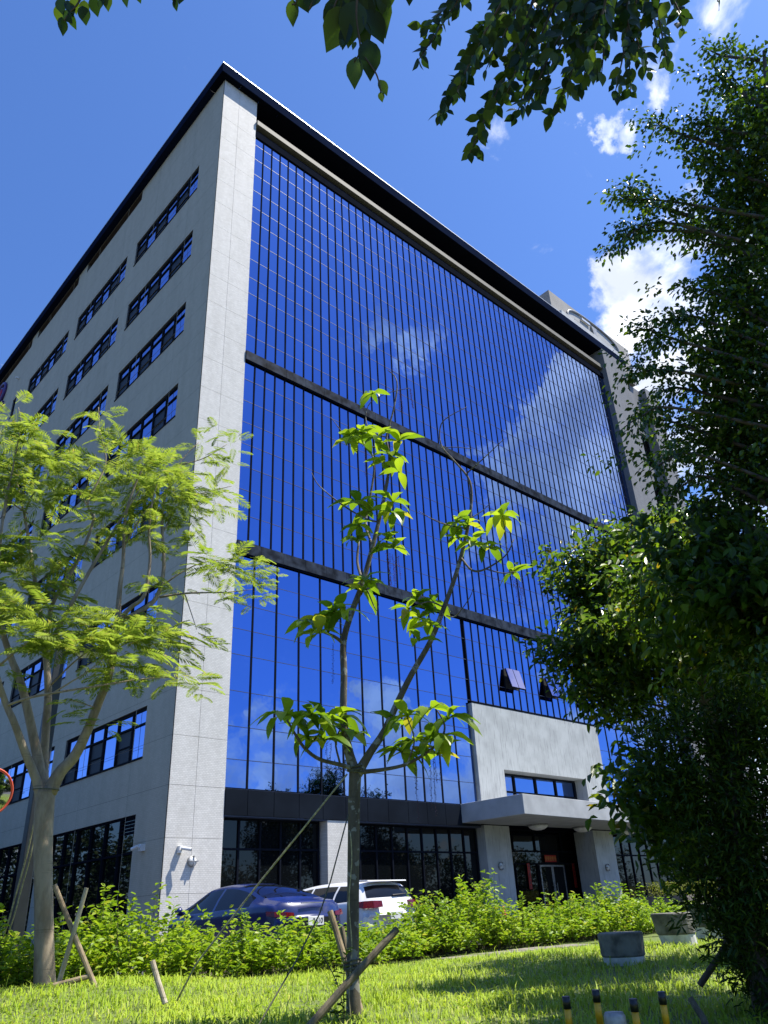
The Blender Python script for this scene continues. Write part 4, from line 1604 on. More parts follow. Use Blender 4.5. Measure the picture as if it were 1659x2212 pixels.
    for l in L_:
        pts, rad = path_px(l)
        limb(tr, pts, [q * .80 for q in rad], 5, 14 if first else 9)
        first = False
    tr.build('trunk', MAT['bark_pale'], e, True)
    CLS = [(30, 895, 62, 0), (70, 945, 70, 0), (20, 965, 70, .2), (115, 965, 55, .1), (60, 1020, 85, .3), (140, 1020, 60, .2), (20, 1060, 80, .3), (95, 1080, 75, .5),
           (140, 1060, 45, .4), (75, 1175, 80, .2), (125, 1170, 70, 0), (30, 1230, 80, 0), (75, 1250, 70, .1), (15, 1310, 70, -.3), (110, 1235, 55, 0),
           (213, 880, 42, .2), (225, 905, 38, .2), (130, 985, 55, .1), (170, 1000, 50, .1), (270, 960, 70, -.3), (235, 985, 65, .1), (310, 985, 70, -.4), (345, 1000, 70, -.5), (290, 1030, 70, -.4),
           (225, 1040, 55, .2), (345, 1060, 75, -.6), (390, 1030, 65, -.1), (430, 990, 55, 0), (440, 950, 45, 0), (470, 925, 40, 0), (500, 955, 40, 0), (490, 1000, 40, 0), (440, 1060, 60, 0), (490, 1055, 55, .1), (400, 1090, 60, -.1),
           (330, 1120, 60, -.5), (265, 1075, 65, -.4), (225, 1120, 55, .2), (300, 1160, 50, -.4), (270, 1170, 45, -.3), (420, 1130, 45, 0), (375, 1180, 45, -.1),
           (440, 1190, 60, -.1), (500, 1205, 65, 0), (545, 1220, 55, 0), (475, 1230, 55, -.1), (580, 1245, 35, 0), (530, 1275, 45, -.3), (560, 1290, 40, -.3), (480, 1285, 40, -.3), (420, 1345, 48, -.3), (440, 1375, 40, -.3),
           (280, 1330, 75, -.5), (230, 1345, 80, -.7), (180, 1350, 85, -.8), (320, 1370, 75, -.5), (260, 1385, 80, -.8), (130, 1345, 75, -.8), (90, 1330, 70, -.5), (200, 1400, 60, -.9), (350, 1345, 60, -.4), (40, 1370, 60, -.5), (100, 1390, 50, -.9),
           (250, 1440, 55, -.9), (300, 1460, 50, -.9), (365, 1452, 50, -.9), (410, 1465, 45, -.9), (435, 1480, 35, -.9), (290, 1425, 45, -.6), (195, 1535, 36, -.4), (150, 1512, 28, -.5), (225, 1560, 30, -.3), (20, 1455, 40, -.2),
           (320, 1235, 40, -.5), (380, 1260, 40, -.1), (140, 1290, 50, .3), (60, 1330, 55, .2), (310, 1250, 35, -.3), (350, 1310, 35, -.1), (185, 1160, 45, .3), (-30, 1150, 90, .2), (-40, 1000, 90, .2), (-40, 1300, 90, 0)]
    VV, FF = [], []
    nv = 0
    for (x, y, r, dh) in CLS:
        hd = h + dh
        scale = 1.0 * hd / FOC * 1.12
        nfr = max(5, int(9.5 * (r / 55.0) ** 1.4))
        c0 = ph(x, y + r * .15, hd)
        R_ = r * scale
        for k in range(nfr):
            a = random.uniform(0, 2 * math.pi)
            el = random.uniform(-.28, .30)
            off = np.array([math.cos(a), math.sin(a), 0]) * R_ * random.uniform(.0, .62) + np.array([0, 0, random.gauss(0, .22) * R_])
            a2 = a + random.gauss(0, .45)
            X = np.array([math.cos(a2) * math.cos(el), math.sin(a2) * math.cos(el), math.sin(el)])
            roll = random.gauss(0, .35)
            Y0 = np.array([-math.sin(a2), math.cos(a2), 0])
            Z0 = np.cross(X, Y0)
            Y = Y0 * math.cos(roll) + Z0 * math.sin(roll)
            Z = np.cross(X, Y)
            s = random.uniform(.34, .52) * min(1.15, max(.62, r / 62.0))
            v, f = FR[k % 4]
            M = np.stack([X, Y, Z], 0) * s
            VV.append(v @ M + (c0 + off))
            FF.append((f, nv))
            nv += len(v)
    V = np.vstack(VV)
    q4, q3 = [], []
    for f, o in FF:
        for t in f:
            (q4 if len(t) == 4 else q3).append([i + o for i in t])
    link('crown', np_mesh('crown', V, [np.array(q4), np.array(q3)]), MAT['feather'], e)


feather_tree()


# ------------------------------------------------------------------ slender tree in the middle
def big_leaf_mesh(seed):
    r = random.Random(seed)
    L, Wm = 1.0, .38 * r.uniform(.9, 1.15)
    nseg = 7
    bend = r.uniform(.25, .75)
    V, F = [], []
    for i in range(nseg + 1):
        t = i / nseg
        w = Wm * .5 * (math.sin(math.pi * t ** 1.15) ** .85) if 0 < i < nseg else .004
        x = t * (1 - .12 * bend * t)
        z = .10 * math.sin(t * 2.2) - bend * t * t
        wob = .02 * math.sin(t * 18 + seed)
        V += [(x, -w, z + .30 * w + wob), (x, 0, z), (x, w, z + .30 * w - wob)]
    for i in range(nseg):
        a = i * 3
        F += [(a, a + 3, a + 4, a + 1), (a + 1, a + 4, a + 5, a + 2)]
    me = bpy.data.meshes.new('leaf')
    me.from_pydata(V, [], F)
    me.polygons.foreach_set('use_smooth', [True] * len(me.polygons))
    me.materials.append(MAT['bigleaf'])
    return me


def mat_from_axes(X, up_hint, s, p):
    X = X / np.linalg.norm(X)
    Y = np.cross(up_hint, X)
    Y /= np.linalg.norm(Y) + 1e-9
    Z = np.cross(X, Y)
    M = Matrix(((X[0] * s, Y[0] * s, Z[0] * s, p[0]), (X[1] * s, Y[1] * s, Z[1] * s, p[1]), (X[2] * s, Y[2] * s, Z[2] * s, p[2]), (0, 0, 0, 1)))
    return M


def slender_tree():
    h = 7.4
    foot = ph(762, 2100, h)
    fz = float(gh(foot[0], foot[1]))
    e = empty('slender_tree', (foot[0], foot[1], fz))
    tag(e, 'slender tree with spotted trunk forking in two and large drooping lime leaves', 'tree')
    tr = MB()
    base = np.array([foot[0], foot[1], fz - .1])
    pts = [base] + [ph(*q) for q in ((762, 2100, h), (763, 1900, h), (765, 1740, h), (768, 1655, h))]
    limb(tr, pts, [.066, .054, .052, .054, .058], 6, 14)
    LB = [
        [(768, 1672, h, .058), (752, 1618, h, .048), (742, 1550, h, .040), (743, 1460, h, .038), (742, 1388, h, .037), (757, 1330, h, .036), (783, 1260, h, .032), (805, 1180, h, .028), (822, 1110, h, .024), (838, 1030, h, .021), (841, 985, h, .018), (835, 945, h, .015), (850, 885, h, .012), (858, 835, h, .010), (852, 812, h, .008), (838, 800, h, .006)],
        [(772, 1672, h, .055), (800, 1625, h, .042), (830, 1580, h, .038), (860, 1515, h - .05, .035), (890, 1455, h - .1, .032), (930, 1385, h - .1, .029), (960, 1310, h - .1, .027), (985, 1240, h - .1, .025), (1005, 1165, h - .1, .022), (1017, 1100, h - .1, .019), (1015, 1040, h - .1, .015), (985, 1000, h - .1, .012), (955, 965, h - .1, .010), (950, 930, h - .1, .008), (962, 905, h - .1, .007), (1008, 879, h - .1, .004)],
        [(768, 1662, h, .026), (735, 1652, h - .1, .022), (690, 1640, h - .2, .020), (660, 1618, h - .3, .017), (640, 1590, h - .35, .014), (620, 1555, h - .4, .010)],
        [(780, 1668, h, .026), (830, 1662, h - .1, .020), (880, 1650, h - .2, .017), (930, 1620, h - .3, .014), (955, 1592, h - .3, .012), (960, 1565, h - .3, .010), (945, 1535, h - .3, .008)],
        [(742, 1390, h, .022), (722, 1375, h - .1, .018), (690, 1362, h - .2, .012)],
        [(673, 1021, h + .1, .004), (690, 1050, h + .1, .007), (743, 1093, h, .010), (790, 1120, h, .010), (818, 1128, h, .012)],
        [(714, 901, h - .1, .004), (745, 938, h - .1, .007), (790, 962, h, .009), (830, 968, h, .010)],
        [(1089, 948, h - .3, .004), (1050, 985, h - .2, .007), (1010, 1021, h - .1, .010)],
        [(950, 967, h - .1, .006), (985, 966, h - .2, .005), (1020, 970, h - .3, .003)],
        [(905, 1104, h - .4, .003), (935, 1122, h - .3, .006), (963, 1133, h - .2, .008), (1008, 1142, h - .1, .010)],
        [(1060, 1086, h - .2, .003), (1040, 1105, h - .15, .006), (1012, 1122, h - .1, .008)],
        [(996, 1205, h - .1, .014), (1020, 1232, h - .2, .013), (1049, 1229, h - .3, .011), (1092, 1200, h - .3, .008), (1110, 1165, h - .3, .006)],
        [(1049, 1229, h - .3, .008), (1085, 1238, h - .4, .007), (1112, 1235, h - .4, .005)],
        [(1095, 1195, h - .3, .006), (1092, 1150, h - .3, .006), (1085, 1118, h - .3, .005)],
        [(835, 945, h, .009), (800, 930, h + .1, .009), (790, 900, h + .2, .008), (800, 870, h + .2, .006), (835, 850, h + .2, .005), (885, 838, h + .1, .004)],
        [(960, 1312, h - .1, .010), (930, 1300, h - .2, .009), (905, 1305, h - .3, .007)],
        [(965, 1330, h - .1, .008), (985, 1330, h - .2, .007), (1015, 1290, h - .3, .005), (1023, 1265, h - .3, .003)],
        [(735, 1652, h - .1, .012), (725, 1600, h - .2, .010), (745, 1560, h - .2, .008)],
        [(660, 1620, h - .3, .010), (690, 1585, h - .2, .009), (710, 1560, h - .2, .007)],
        [(880, 1650, h - .2, .010), (895, 1600, h - .3, .008), (880, 1550, h - .3, .007)],
        [(780, 1285, h, .012), (790, 1270, h, .010), (812, 1318, h - .2, .005), (818, 1305, h - .2, .003)],
        [(805, 1180, h, .014), (790, 1130, h + .25, .018), (802, 1060, h + .3, .016), (808, 1000, h + .3, .013), (790, 950, h + .3, .009)],
        [(785, 1262, h, .018), (772, 1215, h + .2, .017), (775, 1170, h + .25, .014)],
    ]
    for l in LB:
        p_, r_ = path_px(l)
        limb(tr, p_, [q * .88 for q in r_], 4, 8)
    tr.build('trunk', MAT['bark_spot'], e, True)
    ROS = [(805, 850, 5, 42), (780, 935, 7, 52), (757, 948, 5, 50), (818, 945, 5, 48), (862, 955, 6, 52), (842, 985, 6, 48), (830, 1000, 5, 45), (862, 1020, 3, 48),
           (775, 1090, 7, 56), (800, 1105, 5, 52), (850, 1085, 5, 52), (850, 1110, 5, 54), (775, 1135, 5, 44), (770, 1168, 6, 48), (838, 1165, 5, 52), (850, 1185, 5, 45),
           (787, 1255, 6, 50), (783, 1278, 5, 46), (722, 1322, 7, 54), (690, 1342, 6, 54), (745, 1322, 4, 50), (690, 1368, 7, 58), (665, 1345, 4, 52),
           (985, 1128, 6, 46), (1010, 1132, 5, 46), (1085, 1115, 7, 52), (990, 1165, 5, 44), (1022, 1172, 5, 40), (1060, 1185, 5, 40), (1108, 1240, 6, 38), (1040, 1182, 4, 40),
           (900, 1298, 6, 42), (882, 1318, 5, 42), (938, 1302, 4, 42), (908, 1335, 6, 46), (930, 1352, 5, 44), (905, 1385, 3, 46),
           (618, 1545, 8, 62), (672, 1545, 7, 58), (700, 1560, 7, 58), (735, 1548, 5, 54), (700, 1600, 6, 54), (662, 1592, 5, 54), (740, 1580, 4, 54), (760, 1590, 3, 50),
           (880, 1548, 6, 54), (850, 1565, 4, 50), (930, 1532, 6, 58), (968, 1552, 6, 58), (892, 1602, 6, 54), (935, 1600, 5, 54), (962, 1590, 4, 56), (868, 1628, 5, 56), (905, 1630, 5, 56), (945, 1632, 4, 54)]
    meshes = [big_leaf_mesh(s) for s in range(7)]
    k = 0
    right = RW.T @ np.array([1.0, 0, 0])
    for (x, y, n_, sz) in ROS:
        hd = h - .15 + random.uniform(-.25, .2)
        c0 = ph(x, y, hd)
        Ln = sz / FOC * hd * 1.2
        a0 = random.uniform(0, 6.28)
        n_ = int(n_ * 1.3)
        for i in range(n_):
            a = a0 + i * 2 * math.pi / n_ + random.gauss(0, .3)
            el = random.uniform(-.35, .85)
            X = np.array([math.cos(a) * math.cos(el), math.sin(a) * math.cos(el), math.sin(el)])
            M = mat_from_axes(X, np.array([random.gauss(0, .2), random.gauss(0, .2), 1.0]), Ln * random.uniform(.72, 1.12), c0 - X * .01 - np.array(e.location))
            o = bpy.data.objects.new('leaf', meshes[k % 7])
            k += 1
            COL.objects.link(o)
            o.parent = e
            o.matrix_local = M
    STR = [(835, 1195, 75), (842, 1195, 82), (848, 1198, 85), (854, 1198, 70), (860, 1200, 60), (720, 1390, 90), (895, 1655, 105), (898, 1640, 60), (930, 1655, 85), (936, 1640, 110), (950, 1640, 60), (705, 1605, 68), (716, 1605, 66),
           (1112, 1245, 70), (1120, 1250, 62), (1104, 1225, 50), (1125, 1240, 55), (863, 838, 80), (866, 850, 58), (886, 838, 62), (885, 840, 55), (955, 1320, 40), (938, 1625, 60), (788, 960, 95), (852, 1010, 30), (1135, 1165, 45)]
    for (x, y, ln) in STR:
        top = ph(x, y, h - .12)
        L_ = ln / FOC * h
        s = MB()
        sway = random.gauss(0, .01)
        pp = [top + np.array([sway * t * 3, sway * t, -L_ * t]) for t in np.linspace(0, 1, 6)]
        s.tube(pp, .0022, 3)
        nb = int(L_ / .012)
        for i in range(nb):
            t = (i + random.random()) / nb
            c_ = top + np.array([sway * t * 3, sway * t, -L_ * t])
            a = random.uniform(0, 6.28)
            q = c_ + np.array([math.cos(a), math.sin(a), 0]) * .011
            r_ = random.uniform(.003, .0055)
            s.add([q + np.array(d) * r_ for d in ((1, 0, 0), (-.5, .87, 0), (-.5, -.87, 0), (0, 0, 1.3), (0, 0, -1.3))], [(0, 1, 3), (1, 2, 3), (2, 0, 3), (1, 0, 4), (2, 1, 4), (0, 2, 4)])
        s.build('flower_string', MAT['blossom'] if y < 1000 or 1190 < y < 1260 else MAT['string'], e)
    # small sapling shoots at the foot
    return e, foot, fz


ST, ST_FOOT, ST_Z = slender_tree()


# ------------------------------------------------------------------ overhanging twigs
def fig_leaf_mesh(seed):
    r = random.Random(seed + 50)
    V, F = [], []
    nseg = 6
    Wm = .62 * r.uniform(.85, 1.1)
    for i in range(nseg + 1):
        t = i / nseg
        w = (.003, .36, .50, .52, .46, .28, .003)[i] * Wm
        z = -.10 * t * t
        V += [(t, -w, z + .22 * w), (t, 0, z), (t, w, z + .22 * w)]
    V[-3:] = [(1.08, -.002, -.12), (1.09, 0, -.12), (1.08, .002, -.12)]
    for i in range(nseg):
        a = i * 3
        F += [(a, a + 3, a + 4, a + 1), (a + 1, a + 4, a + 5, a + 2)]
    me = bpy.data.meshes.new('leaf')
    me.from_pydata(V, [], F)
    me.polygons.foreach_set('use_smooth', [True] * len(me.polygons))
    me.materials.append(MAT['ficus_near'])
    return me


FIG = [fig_leaf_mesh(s) for s in range(5)]
VIEW = RW.T @ np.array([0, 0, 1.0])
RIGHT = RW.T @ np.array([1.0, 0, 0])
DOWN = RW.T @ np.array([0, 1.0, 0])


def fig_branch(name, label, twigs, leaves, anchor, face=.55):
    """twigs: lists of (x,y,depth,r); leaves: (x,y,depth,length_m,dir angle in view)"""
    e = empty(name, anchor)
    tag(e, label, 'branch', 'leafy branches hanging into the top of the view')
    tw = MB()
    for t in twigs:
        pts = [pd(a, b, c) for a, b, c, r in t]
        limb(tw, pts, [r for *_, r in t], 4, 6)
    tw.build('twig', MAT['twig'], e, True)
    extra = []
    for i, (x, y, dp, Ln, ang) in enumerate(leaves):
        p = pd(x, y, dp)
        X = RIGHT * math.cos(ang) + DOWN * math.sin(ang) + VIEW * random.gauss(0, face * .6)
        up = -VIEW + np.array([random.gauss(0, face), random.gauss(0, face), random.gauss(.2, face * .7)])
        M = mat_from_axes(X, up, Ln, p - np.array(e.location))
        if i < 300:
            o = bpy.data.objects.new('leaf', FIG[i % 5])
            COL.objects.link(o)
            o.parent = e
            o.matrix_local = M
        else:
            extra.append((i % 5, M))
    if extra:
        VV, FF, n0 = [], [], 0
        for k, M in extra:
            me = FIG[k]
            co = np.array([v.co[:] for v in me.vertices])
            A = np.array(M)
            VV.append(co @ A[:3, :3].T + A[:3, 3])
            FF += [[i + n0 for i in p.vertices] for p in me.polygons]
            n0 += len(co)
        o = bpy.data.objects.new('leaves', np_mesh('leaves', np.vstack(VV), np.array(FF)))
        o.data.materials.append(MAT['ficus_near'])
        o['kind'] = 'stuff'
        COL.objects.link(o)
        o.parent = e
    return e


def shade_leaves_above(e, px, py, dp, r):  # unseen leaf clump added toward the sun, only to shade the hanging twigs
    c0 = pd(px, py, dp) + SUN * (1.5 + r)
    V, F = leaf_arrays(*cloud([(c0, (r, r, r * .5), 1.0)], 260, .08, .6, .4, .5))
    o = link('leaves', np_mesh('leaves', V, F), MAT['ficus_near'], e, 'stuff')


def grow(twigs, step, sz, rnd=.5):
    out = []
    for t in twigs:
        P_ = spline([(a, b, c) for a, b, c, r in t], 8)
        seg = np.linalg.norm(np.diff(P_[:, :2], axis=0), axis=1)
        cs = np.concatenate([[0], np.cumsum(seg)])
        s = cs[-1] * .02
        side = 1
        while s < cs[-1]:
            k = min(len(seg) - 1, int(np.searchsorted(cs, s)) - 1)
            k = max(k, 0)
            f = (s - cs[k]) / (seg[k] + 1e-9)
            q = P_[k] * (1 - f) + P_[k + 1] * f
            d = P_[k + 1] - P_[k]
            base = math.atan2(d[1], d[0])
            ang = base + side * random.uniform(.3, 1.1)
            ang = ang * .75 + (math.pi / 2) * .25 + random.gauss(0, rnd)
            out.append((q[0] + random.gauss(0, 5), q[1] + random.gauss(0, 5), q[2] + random.gauss(0, .08), sz * random.uniform(.7, 1.2), ang))
            side = -side
            s += step * random.uniform(.6, 1.4)
        out.append((P_[-1][0], P_[-1][1], P_[-1][2], sz * .8, math.pi / 2 + random.gauss(0, .3)))
    return out


D1 = 3.3
tips = [(905, 128, -30), (915, 60, 0), (960, 240, 0), (950, 250, 0), (985, 200, 0), (1015, 330, 0), (1030, 280, 0), (1060, 240, 0), (1095, 200, 0), (1115, 255, 0), (1140, 225, 0), (1165, 210, 0), (1190, 260, 0), (1215, 205, 0),
        (1255, 190, 0), (1270, 165, 0), (1300, 155, 0), (1330, 195, 0), (1362, 200, 0), (1400, 155, 0), (1430, 100, 0), (1475, 60, 0), (1470, 30, 0), (1440, 130, 0), (1385, 120, 0), (1000, 120, 0), (1050, 150, 0), (1200, 120, 0), (1120, 120, 0), (1300, 90, 0), (1360, 100, 0), (1240, 110, 0), (1160, 150, 0), (1080, 90, 0)]
tw1 = []
for i, (tx, ty, _) in enumerate(tips):
    dp = D1 + random.uniform(-.35, .45)
    sx_ = tx + (150 if tx < 1240 else -40 if tx > 1380 else 60) + random.uniform(-30, 30)
    sy_ = -60 - 20 * random.random()
    mx, my = (sx_ * .42 + tx * .58) + random.uniform(-18, 18), sy_ * .42 + ty * .58 + random.uniform(-25, 5)
    tw1.append([(sx_, sy_, dp, .006), (mx, my, dp, .004), (tx * .8 + mx * .2, ty * .8 + my * .2, dp, .003), (tx, ty, dp, .0015)])
lv1 = grow(tw1, 7.0, .056)
random.shuffle(lv1)
lv1.sort(key=lambda q: -q[1])
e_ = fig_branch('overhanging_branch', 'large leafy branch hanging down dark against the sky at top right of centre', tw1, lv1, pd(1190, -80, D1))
shade_leaves_above(e_, 1080, 60, D1, .8)
D2 = 1.75
tw2 = [[(775, -40, D2, .004), (770, 30, D2, .003), (775, 75, D2, .0025), (778, 110, D2, .002), (765, 135, D2, .001)],
       [(778, 110, D2, .002), (800, 140, D2, .0015), (815, 165, D2, .001), (823, 200, D2, .0008)],
       [(740, -40, D2, .003), (720, 20, D2, .002), (705, 40, D2, .001)], [(650, -30, D2, .003), (640, 5, D2, .002), (630, 10, D2, .001)], [(690, -30, D2, .002), (668, 20, D2, .001)],
       [(815, -30, D2 + .3, .002), (822, 15, D2 + .3, .001)]]
lv2 = [(795, 84, D2, .085, 1.50), (768, 122, D2, .068, 1.62), (752, 15, D2, .10, 2.05), (770, 0, D2, .10, 1.75), (800, -25, D2, .10, 1.25), (735, -10, D2, .085, 1.9), (778, 40, D2, .06, 1.3), (790, 20, D2, .075, 1.0),
       (820, 172, D2, .036, 1.1), (822, 198, D2, .022, 1.4), (755, 50, D2, .055, 1.9), (632, -2, D2, .052, 1.6), (646, -25, D2, .05, 1.2), (672, -20, D2, .045, 1.7), (690, -15, D2, .035, 2.1), (740, 85, D2, .018, 1.8), (768, 90, D2, .020, 1.9), (812, -8, D2, .03, 1.3),
       (824, -10, D2, .04, 1.5), (785, -30, D2, .09, 1.6), (765, -35, D2, .09, 1.7), (725, 12, D2, .04, 1.4), (840, -25, D2, .035, 1.4), (885, -20, D2, .03, 1.6), (715, 8, D2, .03, 1.5)]
e_ = fig_branch('overhanging_branch', 'close twig with large dark leaves hanging at the top left of centre', tw2, lv2, pd(775, -60, D2), .2)
shade_leaves_above(e_, 775, 80, D2, .8)
D3 = 2.3
tw3 = [[(190, -40, D3, .004), (170, 5, D3, .003), (150, 28, D3, .002), (138, 45, D3, .001)], [(230, -40, D3, .003), (220, 0, D3, .002)], [(370, -40, D3, .003), (376, 0, D3, .001)]]
lv3 = [(133, 36, D3, .05, 1.5), (150, 26, D3, .045, 1.3), (140, 22, D3, .045, 1.1), (128, 10, D3 + .1, .05, 1.7), (130, -5, D3, .05, 1.4), (145, 0, D3, .05, 1.2), (160, -10, D3, .05, 1.5), (178, 12, D3, .052, 1.4), (182, 0, D3, .045, 1.6), (200, -8, D3, .05, 1.4), (230, -15, D3, .048, 1.5), (222, -5, D3, .035, 1.9), (218, -25, D3, .05, 1.2),
       (272, -25, D3, .05, 1.6), (295, -30, D3, .045, 1.4), (378, -3, D3, .032, 1.5), (370, -30, D3, .05, 1.3), (390, -30, D3, .05, 1.6)]
fig_branch('overhanging_branch', 'small bright twig dipping into the top left sky', tw3, lv3, pd(190, -60, D3), .3)
fig_branch('overhanging_branch', 'single leaf hanging at the top edge near the right corner', [[(1545, -40, D1, .003), (1550, 4, D1, .001)]], [(1551, 2, D1, .06, 1.6), (1540, -28, D1, .06, 1.3)], pd(1545, -60, D1))


# ------------------------------------------------------------------ trees at right
def right_trees():
    # tall weeping fig
    h = 6.7
    foot = ph(1800, 2150, h)
    e = empty('fig_tree', (foot[0], foot[1], LOT))
    tag(e, 'tall dark weeping fig filling the right edge with sprays reaching over the roof', 'tree')
    tr = MB()
    paths = []
    trunk = [np.array([foot[0], foot[1], LOT - .1])] + [ph(x, y, h) for x, y in ((1775, 1800), (1755, 1500), (1735, 1200), (1720, 900), (1700, 650), (1680, 420), (1660, 230), (1650, 110))]
    limb(tr, trunk, [.17, .15, .13, .115, .095, .075, .055, .035, .015], 4, 12)
    BR = [((1640, 130), (1560, 120), (1490, 105), 0), ((1660, 240), (1590, 190), (1540, 150), -.3), ((1670, 300), (1560, 280), (1470, 270), -.6), ((1600, 330), (1470, 290), (1360, 262), -.8), ((1660, 400), (1520, 350), (1440, 320), -.2),
          ((1650, 470), (1480, 440), (1268, 432), -.7), ((1500, 470), (1380, 430), (1310, 400), -.8), ((1600, 520), (1430, 480), (1258, 548), -.9), ((1540, 500), (1400, 500), (1290, 545), -.5), ((1650, 560), (1530, 520), (1440, 500), .2),
          ((1690, 650), (1570, 600), (1500, 560), .2), ((1690, 720), (1560, 640), (1440, 620), -.3), ((1680, 760), (1520, 690), (1400, 690), -.5), ((1690, 800), (1480, 740), (1318, 705), -.8), ((1600, 830), (1450, 800), (1290, 822), -.9), ((1650, 880), (1480, 840), (1380, 850), -.2),
          ((1690, 930), (1450, 880), (1285, 935), -.8), ((1650, 980), (1480, 920), (1350, 905), 0), ((1690, 1050), (1500, 980), (1340, 1030), -.7), ((1680, 1100), (1530, 1030), (1400, 1075), -.3), ((1690, 1180), (1560, 1100), (1450, 1110), 0), ((1640, 1010), (1520, 960), (1400, 965), .4),
          ((1700, 600), (1640, 480), (1600, 420), .5), ((1720, 860), (1640, 760), (1560, 740), .6), ((1720, 1000), (1620, 900), (1540, 880), .6), ((1730, 1150), (1640, 1050), (1580, 1000), .5), ((1740, 1280), (1660, 1180), (1590, 1150), .3), ((1740, 1400), (1650, 1290), (1580, 1290), .3), ((1750, 1500), (1660, 1420), (1600, 1420), .3)]
    for a, b, c_, dh in BR:
        c_ = (c_[0] + (28 if c_[0] < 1420 else 10), c_[1])
        pts = [ph(a[0], a[1], h + dh * .2), ph(b[0], b[1], h + dh * .45), ph((b[0] + c_[0]) / 2, (b[1] + c_[1]) / 2 - 6, h + dh * .6), ph(c_[0] + 20, c_[1], h + dh * .6)]
        s = limb(tr, pts, [.022, .014, .008, .003], 4, 6)
        paths.append((s, 1.0))
        # side sprays
        for k in range(7):
            t = random.uniform(.2, .72)
            q = s[int(t * (len(s) - 1))]
            d = s[min(len(s) - 1, int(t * (len(s) - 1)) + 1)] - s[max(0, int(t * (len(s) - 1)) - 1)]
            d = d / (np.linalg.norm(d) + 1e-9)
            v = .66 * (d * random.uniform(.3, .7) + np.array([random.gauss(0, .4), random.gauss(0, .4), random.uniform(-.35, .3)]))
            paths.append((np.array([q, q + v * .35, q + v * random.uniform(.5, .8) + np.array([0, 0, -.07])]), .9))
    tr.build('trunk', MAT['bark_dark'], e, True)
    A = crown_from_branches(paths, 130, .050, .054, .55, .55)
    CL = []
    for (x, y, rx, ry, dh, w) in ((1640, 210, 60, 70, .2, .8), (1610, 330, 80, 75, .1, 1), (1590, 450, 85, 60, .2, 1), (1650, 480, 80, 90, .3, 1), (1650, 640, 80, 100, .3, 1.1), (1590, 640, 36, 40, .4, .7), (1610, 740, 85, 80, .2, 1.2), (1550, 790, 50, 40, 0, .9), (1640, 860, 110, 100, .3, 1.2), (1570, 880, 60, 50, .2, 1.0),
                                  (1620, 980, 90, 85, .3, 1.2), (1545, 1000, 45, 40, .2, .8), (1660, 1090, 90, 85, .4, 1), (1590, 1085, 50, 40, .4, .8), (1700, 300, 70, 110, 0, .8), (1740, 600, 70, 160, 0, .7), (1750, 950, 80, 200, 0, .7), (1680, 1250, 90, 100, .3, .9), (1720, 1420, 110, 120, 0, .8)):
        c0 = ph(x, y, h + dh)
        sl = np.linalg.norm(c0 - CAMP)
        k = sl / FOC
        CL.append((c0, (rx * k, rx * k * .9, ry * k), w))
    Bc = cloud(CL, 640, .066, .55, .5, .42, 4.4)
    X = [np.concatenate([a, b]) for a, b in zip(A, Bc)]
    leaf_obj('crown', *X, MAT['ficus'], e, .2, tip=.05)

    # rounder broadleaf tree
    h = 10.8
    foot = ph(1600, 2075, h)
    e = empty('broadleaf_tree', (foot[0], foot[1], LOT))
    tag(e, 'rounded broadleaf tree with sunlit yellow green top in front of the glass', 'tree')
    tr = MB()
    for l in ([(1600, 2095, h, .15), (1580, 1950, h, .14), (1560, 1750, h, .12), (1545, 1600, h, .11), (1520, 1480, h, .10), (1490, 1395, h, .085), (1440, 1330, h - .1, .06), (1380, 1260, h - .2, .03)],
              [(1560, 1750, h, .09), (1600, 1600, h, .085), (1605, 1470, h, .075), (1575, 1360, h, .06), (1560, 1250, h, .035), (1540, 1180, h, .02)],
              [(1525, 1490, h, .05), (1470, 1430, h - .2, .035), (1400, 1400, h - .4, .025), (1300, 1390, h - .5, .012)], [(1495, 1400, h, .05), (1500, 1300, h, .04), (1470, 1210, h, .02)], [(1545, 1600, h, .04), (1480, 1540, h - .2, .025), (1400, 1520, h - .3, .012)]):
        p_, r_ = path_px(l)
        limb(tr, p_, r_, 4, 9)
    tr.build('trunk', MAT['bark_dark'], e, True)
    CL = []
